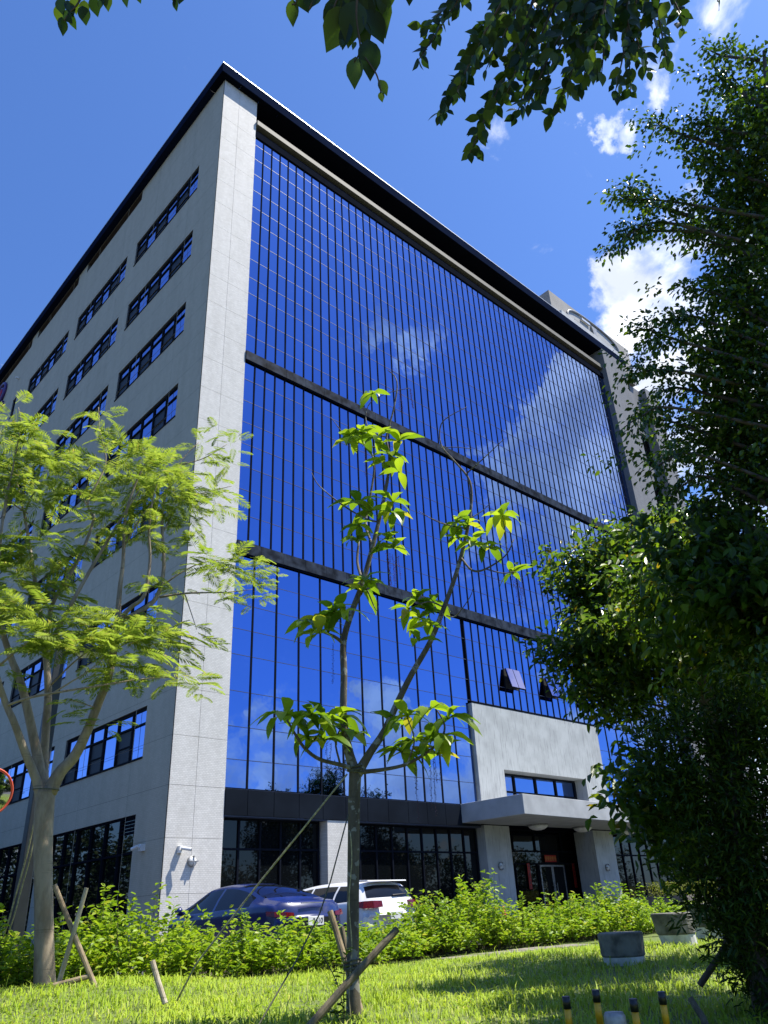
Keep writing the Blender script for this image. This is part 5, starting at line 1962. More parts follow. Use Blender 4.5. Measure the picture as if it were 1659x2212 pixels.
    for (x, y, rx, ry, dh, w) in ((1430, 1148, 46, 22, -.2, 1.7), (1500, 1160, 50, 26, .2, 1.6), (1370, 1178, 46, 22, -.5, 1.7), (1310, 1196, 40, 20, -.7, 1.7), (1252, 1226, 40, 22, -.9, 1.7), (1208, 1258, 30, 17, -1.1, 1.6), (1290, 1262, 52, 26, -.8, 1.5), (1350, 1236, 60, 30, -.2, 1.1), (1440, 1220, 70, 36, .2, .9), (1530, 1230, 60, 40, .5, .8),
                                  (1260, 1310, 40, 22, -.9, 1.5), (1330, 1330, 60, 32, -.4, 1.2), (1420, 1310, 70, 40, .2, .8), (1500, 1320, 60, 46, .5, .7), (1580, 1300, 50, 46, .5, .7), (1390, 1400, 60, 28, -.1, 1.0), (1300, 1400, 46, 22, -.7, 1.4), (1232, 1408, 44, 16, -1.0, 1.6), (1192, 1432, 20, 10, -1.2, 1.5), (1270, 1448, 44, 20, -.9, 1.4), (1350, 1462, 52, 26, -.4, 1.1),
                                  (1278, 1505, 36, 17, -.9, 1.5), (1330, 1535, 40, 18, -.7, 1.4), (1420, 1480, 46, 26, 0, .8), (1400, 1545, 36, 20, -.3, 1.0), (1440, 1585, 26, 14, -.3, 1.0), (1630, 1380, 46, 50, .3, .7), (1560, 1420, 36, 30, .5, .5), (1640, 1500, 36, 40, .3, .5),
                                  (1370, 1720, 42, 26, -4.0, 1.0), (1420, 1690, 45, 34, -3.8, 1.0), (1400, 1770, 45, 28, -3.8, 1.0), (1440, 1810, 40, 34, -3.6, .9), (1345, 1745, 30, 15, -4.1, .8), (1470, 1740, 45, 50, -3.5, .9), (1440, 1860, 16, 18, -3.6, .6)):
        c0 = ph(x, y, h + dh)
        sl = np.linalg.norm(c0 - CAMP)
        k = sl / FOC
        CL.append((c0, (rx * k, rx * k * .9, ry * k), w))
    # leaf clumps added along the sun's path to shade the lawn below
    for (x, y, dz, r_) in ((1060, 2085, 4.4, .50), (1120, 2075, 3.9, .5), (1200, 2085, 3.5, .55), (1200, 2085, 4.4, .55), (1320, 2110, 3.5, .6), (1260, 2100, 3.9, .55), (1450, 2080, 3.2, .6), (1380, 2090, 4.0, .6), (1580, 2080, 2.9, .6), (1130, 2120, 3.6, .5), (1180, 2150, 3.7, .45),
                           (1260, 2140, 3.6, .5), (1330, 2150, 3.2, .5), (1400, 2150, 2.7, .5), (1470, 2130, 3.0, .5), (1540, 2140, 2.8, .55), (1240, 2190, 3.4, .42), (1300, 2185, 3.2, .42), (1350, 2200, 2.9, .42), (1420, 2190, 2.9, .42), (1480, 2200, 2.8, .45), (1570, 2180, 2.6, .45)):
        v = ray(x, y)
        CL.append((CAMP + v * (-.66 / v[2]) + SUN / SUN[2] * dz, (r_, r_, r_ * .6), 1.0))
    leaf_obj('crown', *cloud(CL, 440, .108, .52, .55, .45, 3.4), MAT['broad'], e, .2, tip=.06)

    # dark yew-like tree at the lower right
    h = 6.7
    foot = ph(1640, 2160, h)
    e = empty('narrow_leaved_tree', (foot[0], foot[1], float(gh(foot[0], foot[1]))))
    tag(e, 'dark narrow leaved evergreen with low branches in the lower right corner', 'tree')
    tr = MB()
    fz = float(gh(foot[0], foot[1]))
    limb(tr, [np.array([foot[0], foot[1], fz - .1])] + [ph(x, y, h) for x, y in ((1620, 1980), (1600, 1850), (1580, 1700), (1590, 1580), (1600, 1520))], [.075, .066, .058, .045, .032, .016], 4, 9)
    CL = []
    for (x, y, rx, ry, dh, w) in ((1600, 1540, 60, 40, 0, 1), (1480, 1560, 60, 36, 0, 1), (1540, 1600, 80, 50, 0, 1.1), (1430, 1610, 50, 32, -.2, .9), (1440, 1680, 70, 50, -.1, 1.1), (1540, 1700, 90, 70, 0, 1.2), (1630, 1660, 60, 90, 0, 1), (1500, 1800, 75, 60, 0, 1.2), (1600, 1820, 80, 90, 0, 1.2), (1520, 1880, 40, 38, -.1, 1.1), (1560, 1930, 80, 60, 0, 1.2), (1565, 1985, 45, 30, -.1, 1), (1640, 1950, 60, 80, 0, 1.1),
                                  (1620, 2060, 55, 60, 0, 1.1), (1660, 2140, 50, 60, 0, 1), (1600, 2010, 36, 26, -.2, .9), (1700, 1800, 90, 200, .1, .8), (1720, 2060, 90, 120, .1, .8)):
        c0 = ph(x, y, h + dh)
        k = np.linalg.norm(c0 - CAMP) / FOC
        CL.append((c0, (rx * k, rx * k * .9, ry * k), w))
        limb(tr, [ph(1595, min(y + 60, 2080), h), (ph(1595, y, h) + c0) / 2 + np.array([0, 0, .05]), c0], [.018, .011, .004], 4, 6)
    tr.build('trunk', MAT['bark_dark'], e, True)
    for (rx_, ry_, z_, r_) in ((6.6, 1.7, 1.8, .6), (6.2, 1.6, 1.0, .5), (7.2, 2.3, 2.3, .5)):  # extra clumps at the edge of view, added to shade the near lawn
        CL.append((CAMP + np.array([rx_, ry_, z_]), (r_, r_, r_ * .8), .8))
    leaf_obj('crown', *cloud(CL, 1050, .072, .25, .15, .5, 3.0), MAT['podo'], e, .1)


right_trees()


# ------------------------------------------------------------------ trees across the road (they stand behind the viewer and show in the glass)
def far_tree(x, y, h, r, label):
    z0 = -1.6
    e = empty('roadside_tree', (x, y, z0))
    tag(e, label, 'tree', 'trees across the road mirrored in the glass')
    tr = MB()
    limb(tr, [(x, y, z0 - .1), (x + .1, y, z0 + h * .3), (x - .1, y + .1, z0 + h * .6), (x, y, z0 + h * .85)], [.22, .17, .11, .03], 3, 8)
    CL = []
    for i in range(9):
        a = random.uniform(0, 6.28)
        rr = r * random.uniform(.1, .7)
        zz = z0 + h * random.uniform(.35, .85)
        c = np.array([x + rr * math.cos(a), y + rr * math.sin(a), zz])
        s = r * random.uniform(.35, .6)
        CL.append((c, (s, s, s * .8), 1.0))
        limb(tr, [(x, y, z0 + h * .35), (np.array([x, y, z0 + h * .45]) + c) / 2, c], [.07, .05, .02], 3, 5)
    CL.append((np.array([x, y, z0 + h * .88]), (r * .4, r * .4, h * .12), 1.0))
    tr.build('trunk', MAT['bark_dark'], e, True)
    leaf_obj('crown', *cloud(CL, 60, .26, .6, .3, .45), MAT['distant'], e)


random.seed(21)
FT = ['dense tree across the road opposite the corner pier', 'broad tree across the road opposite the pillar bay', 'tall tree across the road opposite the left glass bays', 'small tree across the road opposite the glass front', 'round tree across the road opposite the canopy', 'tree across the road opposite the lobby doors',
      'tree across the road opposite the right ribbed pillar', 'tree across the road opposite the planter', 'tree across the road opposite the end pier', 'last tree of the row across the road']
for i, lab in enumerate(FT):
    far_tree(-4 + i * 7.2 + random.uniform(-1.5, 1.5), -50 + random.uniform(-4, 3), {6: 13.5, 7: 17.0, 8: 14.8}.get(i, random.choice([8.5, 9.5, 10.5, 9.0])), random.uniform(3.0, 4.4), lab)
ST2 = ['bushy tree beside the grey side wall near the corner', 'bushy tree beside the middle of the grey side wall', 'bushy tree beside the far end of the grey side wall']
for i, lab in enumerate(ST2):
    far_tree(-21 - 2 * (i % 2), 8 + i * 8.5, 8.5 + i, 4.2, lab)


WC = []
for i in range(70):
    x = -75 + i * 2.9
    WC.append((np.array([x, -62 + random.uniform(-3, 3), -1.6 + random.uniform(1.0, 3.5)]), (2.6, 2.2, 2.4), 1.0))
    if i % 2:
        WC.append((np.array([x, -64, 1.5 + random.uniform(1.5, 5.2)]), (3.0, 2.2, 2.0), .8))
for i in range(26):
    y = -34 + i * 3.4
    WC.append((np.array([-46 + random.uniform(-3, 3), y, -.7 + random.uniform(1.2, 3.5)]), (2.2, 2.6, 2.6), 1.0))
    WC.append((np.array([-49, y, 3.0 + random.uniform(1.5, 6.0)]), (2.4, 3.0, 2.4), .8))
for i in range(34):
    x = -78 + i * 2.6
    WC.append((np.array([x, 62 + random.uniform(-2, 2), -.7 + random.uniform(1.0, 3.5)]), (2.4, 2.2, 2.6), 1.0))
    WC.append((np.array([x, 63, 4.5 + random.uniform(0, 5.0)]), (2.6, 2.2, 2.4), 1.0))
o = leaf_obj('woodland', *cloud(WC, 14, .42, .65, .3, .6), MAT['distant'], None, .2, 'stuff')
tag(o, 'dark belt of woodland across the road, mirrored in the ground floor glass', 'woodland')

# ------------------------------------------------------------------ cars
def car(name, label, ox, oy, tabs, paint, glass_side, rear_glass, wind, L, seatz, plate=None, suv=False):
    """body lofted from stations along the length; local y runs from the rear bumper forward"""
    e = empty(name, (ox, oy, LOT))
    tag(e, label, 'car', 'cars parked nose in before the building')
    ys_ = np.unique(np.round(np.concatenate([np.linspace(0, .9, 22), np.linspace(.9, L - .9, 40), np.linspace(L - .9, L, 16)]), 4))

    def it(key):
        a = np.array(tabs[key], float)
        # smooth interpolation
        out = np.interp(ys_, a[:, 0], a[:, 1])
        ker = np.array([1, 2, 3, 2, 1.]) / 9
        pad = np.concatenate([[out[0]] * 2, out, [out[-1]] * 2])
        return np.convolve(pad, ker, 'valid')
    zt, zb, wb, wr = it('top'), it('belt'), it('wbelt'), it('wroof')
    zb = np.minimum(zb, zt - .03)
    zlo = .22
    rows_n = 11
    G = np.zeros((len(ys_), rows_n, 3))
    for i, y in enumerate(ys_):
        b, t = zb[i], zt[i]
        re = t - .055 * min(1, (t - b) / .25) - .006
        prof = [(wb[i] * .93, zlo), (wb[i] * .985, zlo + .14), (wb[i] * 1.01, (zlo + b) * .5), (wb[i] * 1.005, b - .14), (wb[i] * .985, b - .02), (wb[i] * .955, b + .012),
                (wb[i] * .955 * .5 + wr[i] * .5 + .02, b * .5 + re * .5), (wr[i] + .012, re - .035), (wr[i] - .04, re + .02), (wr[i] * .55, t - .008), (0, t)]
        for k, (w, z) in enumerate(prof):
            f = abs(w) / max(wb[i], .1)
            rear = max(0, 1 - y / .9)
            front = max(0, 1 - (L - y) / 1.1)
            yy = y + .20 * rear ** 1.5 * f ** 3 - .38 * front ** 1.5 * f ** 2.6
            # lower bumper tuck and deck overhang
            G[i, k] = (w, yy, z)
    nS = len(ys_)
    full = np.concatenate([G * np.array([-1, 1, 1]), G[:, -2::-1]], 1)      # left sill ... centre ... right sill
    nR = full.shape[1]
    V = full.reshape(-1, 3) + np.array([ox, oy, LOT])
    body, gl = [], {'side_window': [], 'rear_window': [], 'windscreen': []}
    for i in range(nS - 1):
        ym = (ys_[i] + ys_[i + 1]) / 2
        for k in range(nR - 1):
            f = (i * nR + k, i * nR + k + 1, (i + 1) * nR + k + 1, (i + 1) * nR + k)
            kk = k if k < rows_n - 1 else (nR - 2 - k)
            tgt = body
            if kk in (5, 6) and zt[i] - zb[i] > .12 and any(a <= ym <= b for a, b in glass_side):
                tgt = gl['side_window']
            elif kk in (8, 9) and rear_glass[0] <= ym <= rear_glass[1]:
                tgt = gl['rear_window']
            elif kk in (8, 9) and wind[0] <= ym <= wind[1]:
                tgt = gl['windscreen']
            tgt.append(f)
    capr = [tuple(range(nR))]
    capf = [tuple((nS - 1) * nR + k for k in range(nR - 1, -1, -1))]

    def sub(faces, nm, mat, parent):
        idx = sorted({v for f in faces for v in f})
        mp_ = {v: i for i, v in enumerate(idx)}
        me = bpy.data.meshes.new(nm)
        me.from_pydata([V[v].tolist() for v in idx], [], [[mp_[v] for v in f] for f in faces])
        me.polygons.foreach_set('use_smooth', [len(p.vertices) == 4 for p in me.polygons])
        me.update()
        return link(nm, me, mat, parent)
    bo = sub(body + capr + capf, 'body', MAT[paint], e)
    for nm, fs in gl.items():
        if nm == 'side_window':
            for sgn in (0, 1):
                for a, b in glass_side:
                    ff = [f for f in fs if (f[0] % nR >= rows_n - 1) == bool(sgn) and a - .05 <= ys_[f[0] // nR] <= b]
                    if ff:
                        sub(ff, 'side_window', MAT['car_glass'], e)
        else:
            sub(fs, nm, MAT['car_glass'], e)
    # wheels
    for sx_ in (-1, 1):
        for wy in (.85, L - .95):
            c_ = (ox + sx_ * .80, oy + wy, LOT + .33)
            w_ = MB().lathe(c_, [(.22, -.11), (.315, -.11), (.335, -.07), (.335, .07), (.315, .11), (.22, .11)], 24, 'x').build('wheel', MAT['black'], e, True)
            MB().lathe((c_[0] + sx_ * .005, c_[1], c_[2]), [(.05, -.10), (.22, -.105), (.22, .105), (.05, .10)], 20, 'x').build('rim', MAT['steel'], w_)
    # mirrors
    for sx_ in (-1, 1):
        my = oy + wind[0] + .72
        mz = LOT + float(np.interp(my - oy, ys_, zb)) + .06
        x0 = ox + sx_ * .90
        m_ = MB().tube([(x0 - sx_ * .04, my, mz - .03), (x0 + sx_ * .03, my, mz), (x0 + sx_ * .10, my - .02, mz + .04), (x0 + sx_ * .17, my - .03, mz + .03)], [.025, .06, .085, .05], 10)
        m_.build('mirror', MAT[paint], e, True)
    return e, bo, ys_, zt, zb


sed = dict(top=[(0, .60), (.03, .80), (.07, .97), (.14, 1.035), (.35, 1.06), (.62, 1.09), (.95, 1.22), (1.35, 1.345), (1.8, 1.42), (2.2, 1.445), (2.6, 1.435), (2.95, 1.38), (3.4, 1.19), (3.78, 1.02), (4.2, .93), (4.5, .82), (4.63, .70), (4.69, .55)],
           belt=[(0, .55), (.06, .90), (.3, .97), (1.0, .965), (2.2, .93), (3.3, .90), (3.9, .86), (4.4, .76), (4.69, .48)],
           wbelt=[(0, .80), (.2, .87), (.8, .915), (2.2, .925), (3.6, .905), (4.4, .86), (4.69, .72)],
           wroof=[(0, .66), (.14, .70), (.62, .74), (.95, .69), (1.4, .62), (2.0, .58), (2.6, .58), (3.0, .60), (3.5, .68), (3.8, .74), (4.3, .72), (4.69, .55)])
SX, SY = -.945, -8.0
e, bo, ys_, zt, zb = car('sedan', 'deep blue sedan parked beside the corner pier behind the shrubs', SX, SY, sed, 'blue_paint', [(.98, 1.22), (1.27, 2.22), (2.30, 3.45)], (.72, 1.75), (2.75, 3.70), 4.69, .5)
for sx_ in (-1, 1):
    pts = [(.50, .02, .835), (.66, .065, .85), (.82, .20, .865), (.88, .40, .88)]
    lo = [(.50, .0, .765), (.66, .045, .765), (.83, .175, .775), (.895, .36, .80)]
    q = MB()
    for i in range(3):
        q.quad(*[(SX + sx_ * a[0], SY + a[1] - .012, LOT + a[2]) for a in ((lo[i], lo[i + 1], pts[i + 1], pts[i]) if sx_ > 0 else (lo[i + 1], lo[i], pts[i], pts[i + 1]))])
    o = q.build('tail_light', MAT['tail'], e)
    so_ = o.modifiers.new('solid', 'SOLIDIFY')
    so_.thickness = .03
MB().box(SX - .62, SX + .62, SY - .035, SY + .1, LOT + .30, LOT + .44).build('bumper_trim', MAT['black'], e)
MB().box(SX - .40, SX + .40, SY - .012, SY + .05, LOT + .60, LOT + .745).build('plate_recess', MAT['blackpaint'], e)
pt = bevel(MB().box(SX - .19, SX + .19, SY - .034, SY - .016, LOT + .60, LOT + .76).build('number_plate', MAT['white'], e), .008)


def letters(name, txt, size, loc, parent, mat, align='CENTER'):
    cu = bpy.data.curves.new(name, 'FONT')
    cu.body = txt
    cu.size = size
    cu.extrude = .0015
    cu.align_x = align
    cu.align_y = 'CENTER'
    cu.materials.append(mat)
    o = bpy.data.objects.new(name, cu)
    COL.objects.link(o)
    o.parent = parent
    off = Vector((0, 0, 0))
    p = parent
    while p is not None:
        off += p.location
        p = p.parent
    o.location = Vector(loc) - off
    o.rotation_euler = (math.pi / 2, 0, 0)
    dg = bpy.context.evaluated_depsgraph_get()
    me = bpy.data.meshes.new_from_object(o.evaluated_get(dg))
    q = bpy.data.objects.new(name, me)
    COL.objects.link(q)
    q.parent = parent
    q.location, q.rotation_euler = o.location, o.rotation_euler
    bpy.data.objects.remove(o)
    q.name = name
    return q


letters('lettering', '0610', .125, (SX + .165, SY - .037, LOT + .68), pt, MAT['blackpaint'], 'RIGHT')
MB().box(SX - .30, SX + .30, SY + .02, SY + .06, LOT + .985, LOT + 1.0).build('boot_badge_strip', MAT['steel'], e)

hat = dict(top=[(0, .62), (.03, .86), (.07, .98), (.12, 1.06), (.22, 1.22), (.34, 1.33), (.42, 1.395), (.7, 1.42), (1.6, 1.445), (2.3, 1.43), (2.7, 1.385), (3.1, 1.24), (3.45, 1.08), (3.9, .98), (4.2, .84), (4.3, .62)],
           belt=[(0, .58), (.05, .92), (.3, 1.0), (1.0, .98), (2.2, .95), (3.3, .92), (3.9, .84), (4.3, .5)],
           wbelt=[(0, .82), (.2, .875), (.8, .91), (2.2, .915), (3.4, .89), (4.0, .84), (4.3, .70)],
           wroof=[(0, .70), (.12, .74), (.3, .67), (.45, .62), (1.2, .62), (2.4, .60), (2.8, .62), (3.2, .68), (3.5, .72), (4.0, .68), (4.3, .5)])
HX, HY = 2.0, -7.15
e2, bo2, *_ = car('hatchback', 'white hatchback parked right of the blue sedan behind the spotted trunk', HX, HY, hat, 'white_paint', [(.62, 1.15), (1.2, 2.1), (2.17, 3.1)], (.12, .36), (2.5, 3.35), 4.3, .5)
for sx_ in (-1, 1):
    q = MB()
    A_ = [(.40, .035, 1.00), (.62, .085, 1.005), (.80, .20, 1.00), (.885, .40, .98)]
    B_ = [(.40, .005, .88), (.62, .045, .86), (.83, .18, .86), (.915, .36, .90)]
    for i in range(3):
        q.quad(*[(HX + sx_ * a[0], HY + a[1] - .02, LOT + a[2]) for a in ((B_[i], B_[i + 1], A_[i + 1], A_[i]) if sx_ > 0 else (B_[i + 1], B_[i], A_[i], A_[i + 1]))])
    o = q.build('tail_light', MAT['tail'], e2)
    so_ = o.modifiers.new('solid', 'SOLIDIFY')
    so_.thickness = .03
sp = MB().prism([(HX - .60, HY + .24, LOT + 1.395), (HX + .60, HY + .24, LOT + 1.395), (HX + .62, HY + .50, LOT + 1.41), (HX - .62, HY + .50, LOT + 1.41)],
                [(HX - .60, HY + .25, LOT + 1.42), (HX + .60, HY + .25, LOT + 1.42), (HX + .62, HY + .52, LOT + 1.435), (HX - .62, HY + .52, LOT + 1.435)])
bevel(sp.build('spoiler', MAT['white_paint'], e2), .008)
MB().tube([(HX + .02, HY + .115, LOT + 1.10), (HX + .45, HY + .13, LOT + 1.13)], [.02, .009], 6).build('wiper', MAT['black'], e2)
pl2 = bevel(MB().box(HX - .19, HX + .19, HY - .034, HY - .016, LOT + .62, LOT + .78).build('number_plate', MAT['white'], e2), .008)
MB().box(HX - .7, HX + .7, HY - .03, HY + .1, LOT + .28, LOT + .42).build('bumper_trim', MAT['black'], e2)

# ------------------------------------------------------------------ small things
p = ph(1087, 1960, 21.0)
cn = empty('traffic_cone', (p[0], p[1], LOT))
tag(cn, 'small orange traffic cone showing over the shrubs by the ribbed pillar', 'traffic cone')
MB().box(p[0] - .17, p[0] + .17, p[1] - .17, p[1] + .17, LOT, LOT + .035).build('foot', MAT['black'], cn)
MB().lathe((p[0], p[1], LOT + .035), [(.135, 0), (.028, .72), (.022, .73)], 20).build('cone_body', MAT['orange'], cn, True)
MB().lathe((p[0], p[1], LOT + .035), [(.094, .32), (.072, .46)], 20).build('band', MAT['white'], cn, True)


def octo(c, r, z, rot=.2, lean=(0, 0)):
    return [(c[0] + lean[0] + r * math.cos(rot + k * math.pi / 4), c[1] + lean[1] + r * math.sin(rot + k * math.pi / 4), z) for k in range(8)]


def stool(px, py, hd, wpx, hpx, label, lean=(0, 0), foot=True):
    b = ph(px, py, hd)
    k = hd / FOC
    r = wpx * k * .5
    H = hpx * k
    z0 = min(float(gh(b[0], b[1])) - .02, b[2])
    e = empty('concrete_stool', (b[0], b[1], z0))
    tag(e, label, 'concrete stool', 'round concrete stools on the lawn')
    zb_ = b[2]

    def ring(rr, z, l):
        return [(b[0] + l * lean[0] + rr * math.cos(a), b[1] + l * lean[1] + rr * math.sin(a), z) for a in np.linspace(0, 2 * math.pi, 21)[:-1]]
    o = MB().prism(ring(r * 1.02, z0 - .05, 0), ring(r * 1.0, zb_ + .03, .05)).build('foot_ring', MAT['old_concrete'], e)
    bevel(o, .008)
    o = MB().prism(ring(r * .90, zb_ + .03, .05), ring(r * .94, zb_ + H * .36, .36)).build('painted_base', MAT['whitewash'], e)
    o = MB().prism(ring(r * .99, zb_ + H * .36, .36), ring(r * 1.04, zb_ + H, 1.0)).build('seat', MAT['old_concrete'], e)
    bevel(o, .02)


stool(1352, 2096, 11.0, 78, 60, 'shaded concrete stool nearest the yellow posts')
stool(1470, 2045, 12.6, 68, 54, 'leaning concrete stool with sunlit rim, middle one of three', lean=(-.05, .03))
stool(1545, 2030, 13.8, 76, 58, 'furthest concrete stool half hidden by the dark evergreen')


def pole_thing(name, label, cat, p0, p1, r0, r1, mat, group=None, n=10):
    p0, p1 = np.array(p0), np.array(p1)
    mid = (p0 + p1) / 2 + np.array([random.gauss(0, .008), random.gauss(0, .008), 0])
    r0, r1 = r0 * .8, r1 * .8
    e = MB().tube([p0, mid, p1], [r0, (r0 + r1) / 2 * 1.03, r1], n).build(name, MAT[mat], None, False)
    tag(e, label, cat, group)
    return e


G1 = 'wooden tree stakes'
hl = 10.6
pole_thing('stake', 'dark stake leaning left against the pale trunk, crossed by a bleached one', 'stake', ph(211, 2145, hl - .3), ph(118, 1912, hl), .036, .034, 'wood', G1)
pole_thing('stake', 'bleached stake leaning right in front of the pale trunk', 'stake', ph(122, 2140, hl - .1), ph(187, 1918, hl - .2), .034, .03, 'wood_pale', G1)
pole_thing('stake', 'short stake lying low across the foot of the pale trunk', 'stake', ph(115, 2130, hl - .2), ph(196, 2108, hl - .25), .036, .034, 'wood', G1)
pole_thing('stake', 'short sawn stake alone in the lawn between both forked trees', 'stake', ph(357, 2168, 8.6), ph(329, 2076, 8.7), .032, .032, 'wood_pale', G1)
hs = 7.1
pole_thing('stake', 'long dark stake rising right across the spotted trunk', 'stake', ph(640, 2250, hs - .4), ph(858, 2007, hs - .1), .038, .034, 'wood_dark', G1)
pole_thing('stake', 'sawn stake leaning left behind the spotted trunk, topmost of its bundle', 'stake', ph(800, 2250, 7.6), ph(713, 1968, 7.75), .034, .034, 'wood', G1)
pole_thing('stake', 'grey stake close behind the left side of the spotted trunk', 'stake', ph(775, 2160, 7.9), ph(738, 2003, 8.0), .03, .03, 'wood_dark', G1)
pole_thing('stake', 'dark stake leaning under the low evergreen beside the stools', 'stake', ph(1512, 2128, 7.0), ph(1596, 1990, 6.9), .030, .026, 'bark_dark', G1)
pole_thing('stake', 'short dark stake at the bottom edge right of the yellow posts', 'stake', ph(1535, 2240, 6.2), ph(1492, 2158, 6.4), .028, .026, 'wood_dark', G1)


def rope(name, label, pts, r, mat, sag=0.0):
    P_ = [np.array(q) for q in pts]
    if len(P_) == 2 and sag:
        P_ = [P_[0] * (1 - t) + P_[1] * t + np.array([0, 0, -sag * 4 * t * (1 - t)]) for t in np.linspace(0, 1, 9)]
    o = MB().tube(P_, r, 6).build(name, MAT[mat], None, True)
    tag(o, label, 'rope', 'guy ropes')


rope('guy_rope', 'long green guy rope from the spotted trunk fork down to the lawn', [ph(750, 1672, 7.35), ph(655, 1790, 7.5), ph(560, 1907, 7.65), ph(480, 2010, 7.8), ph(424, 2082, 7.9), ph(382, 2162, 7.9)], .0085, 'rope')
rope('guy_rope', 'thin dark guy rope from the spotted trunk passing before the number plate', [ph(752, 1760, 7.3), ph(715, 1900, 7.2), ph(690, 1975, 7.1), ph(640, 2075, 6.9), ph(560, 2212, 6.6), ph(520, 2280, 6.5)], .006, 'rope_dark')
rope('guy_rope', 'yellowed guy rope beside the lamp pole at the left edge', [ph(101, 1650, 11.3), ph(60, 1840, 11.6), ph(20, 1985, 11.8), ph(-10, 2080, 12)], .011, 'rope')
rope('guy_rope', 'second yellowed guy rope parallel to the lamp pole', [ph(104, 1650, 11.3), ph(66, 1850, 11.6), ph(30, 1980, 11.8), ph(-4, 2085, 12)], .009, 'rope')
# pale cord wound on the trunk, trunk ties
cord = [ph(757 + 3 * math.sin(i * .7), 1800 + i * 22, 7.33) for i in range(20)]
rope('guy_rope', 'pale cord hanging down along the spotted trunk', cord, .005, 'rope')
for (x, y, hd, rr, lab, t) in ((768, 1662, 7.4, .075, 'rope tie round the fork of the spotted trunk', 3), (762, 2088, 7.4, .075, 'rope binding the stakes to the spotted trunk', 4), (100, 1702, 11.0, .155, 'strap tied round the fork of the pale trunk', 1)):
    c0 = ph(x, y, hd)
    mb = MB()
    for k in range(t):
        mb.tube([c0 + np.array([rr * math.cos(a), rr * math.sin(a), (k - 1) * .02 + .012 * math.sin(a + k)]) for a in np.linspace(0, 2 * math.pi, 17)], .007, 6, False)
    o = mb.build('trunk_tie', MAT['rope_dark'], None, True)
    tag(o, lab, 'rope tie', 'rope ties on the young trees')

# young shoot at the foot of the spotted trunk
b = ph(735, 2215, 6.9)
sh = empty('sapling', (b[0], b[1], float(gh(b[0], b[1]))))
tag(sh, 'thin dark leaved shoot at the foot of the spotted trunk', 'sapling')
tw = MB()
Ps, Ds = [], []
for pts in ([(745, 2230), (738, 2160), (722, 2110), (695, 2062)], [(748, 2230), (742, 2150), (745, 2080), (752, 2050)], [(740, 2230), (725, 2190), (705, 2185)]):
    s = spline([ph(x, y, 6.9) for x, y in pts], 5)
    tw.tube(s, .004, 5)
    for q in s[3:]:
        for k in range(2):
            Ps.append(q)
            Ds.append(unit(np.array([random.gauss(0, 1), random.gauss(0, 1), random.uniform(-.2, .5)])))
tw.build('stem', MAT['twig'], sh)
Ps, Ds = np.array(Ps), np.array(Ds)
leaf_obj('foliage', Ps, Ds, unit(rand_unit(len(Ps)) * .4 + np.array([0, 0, 1.])), .055, .028, MAT['ficus'], sh)

# warning posts at the bottom edge
G2 = 'black and yellow warning posts'
for (x, y, hd, rp, lab, dx) in ((1222, 2152, 5.6, .021, 'black and yellow post furthest left of the four', 5), (1286, 2138, 5.7, .021, 'tallest black and yellow post, left of the grey cylinder', 6), (1367, 2157, 5.5, .021, 'black and yellow post just right of the grey cylinder', 4), (1428, 2142, 5.6, .020, 'black and yellow post with wire loops furthest right', 6)):
    t = ph(x, y, hd)
    g0 = float(gh(t[0], t[1])) - .05
    bpos = np.array([t[0] + .012, t[1] + .012, g0])
    e = empty('warning_post', bpos)
    tag(e, lab, 'post', G2)
    ax = t - bpos
    H = np.linalg.norm(ax)
    segs = [(1.0, 1 - .065 / H, 'blackpaint', 'top_cap'), (1 - .065 / H, 1 - .18 / H, 'yellow', 'yellow_band'), (1 - .18 / H, 1 - .28 / H, 'blackpaint', 'black_band'), (1 - .28 / H, 1 - .40 / H, 'yellow', 'yellow_band'), (1 - .40 / H, 0.0, 'blackpaint', 'black_band')]
    for a, c_, m_, nm in segs:
        if a <= max(c_, 0):
            continue
        c_ = max(c_, 0)
        r_ = rp * (1.12 if nm == 'top_cap' else 1.0)
        o = MB().tube([bpos + ax * c_, bpos + ax * a], r_, 16).build(nm, MAT[m_], e)
        for p_ in o.data.polygons:
            p_.use_smooth = len(p_.vertices) == 4
    if 'wire' in lab:
        for q in (.27, .33):
            cc = bpos + ax * (1 - q / H)
            MB().tube([cc + np.array([.024 * math.cos(a), .024 * math.sin(a), 0]) for a in np.linspace(0, 2 * math.pi, 13)], .003, 5, False).build('wire_loop', MAT['steel'], e)
t = ph(1326, 2186, 5.3)
g0 = float(gh(t[0], t[1])) - .05
e = empty('lock_bollard', (t[0], t[1], g0))
tag(e, 'squat grey metal cylinder with a padlock between the warning posts', 'bollard')
rb = .056
MB().lathe((t[0], t[1], 0), [(rb, g0), (rb, t[2] - .17), (rb * 1.08, t[2] - .165), (rb * 1.08, t[2] - .02), (rb * .9, t[2])], 24).build('casing', MAT['steel'], e, True)
MB().lathe((t[0], t[1], 0), [(rb * 1.09, t[2] - .27), (rb * 1.09, t[2] - .20)], 24).build('yellow_band', MAT['yellow'], e, True)
d = unit(np.array([[CAMP[0] - t[0], CAMP[1] - t[1], 0]]))[0]
sd_ = np.array([-d[1], d[0], 0])
c0 = np.array([t[0], t[1], t[2] - .09]) + d * rb * 1.12 - sd_ * .012
MB().prism([c0 + sd_ * a + np.array([0, 0, q]) for a, q in ((-.014, -.022), (.014, -.022), (.014, .012), (-.014, .012))], [c0 + d * .016 + sd_ * a + np.array([0, 0, q]) for a, q in ((-.014, -.022), (.014, -.022), (.014, .012), (-.014, .012))]).build('padlock', MAT['blackpaint'], e)
MB().tube([c0 + d * .008 + sd_ * .010 * math.cos(a) + np.array([0, 0, .012 + .016 * math.sin(a)]) for a in np.linspace(0, math.pi, 9)], .003, 6).build('shackle', MAT['blackpaint'], e)

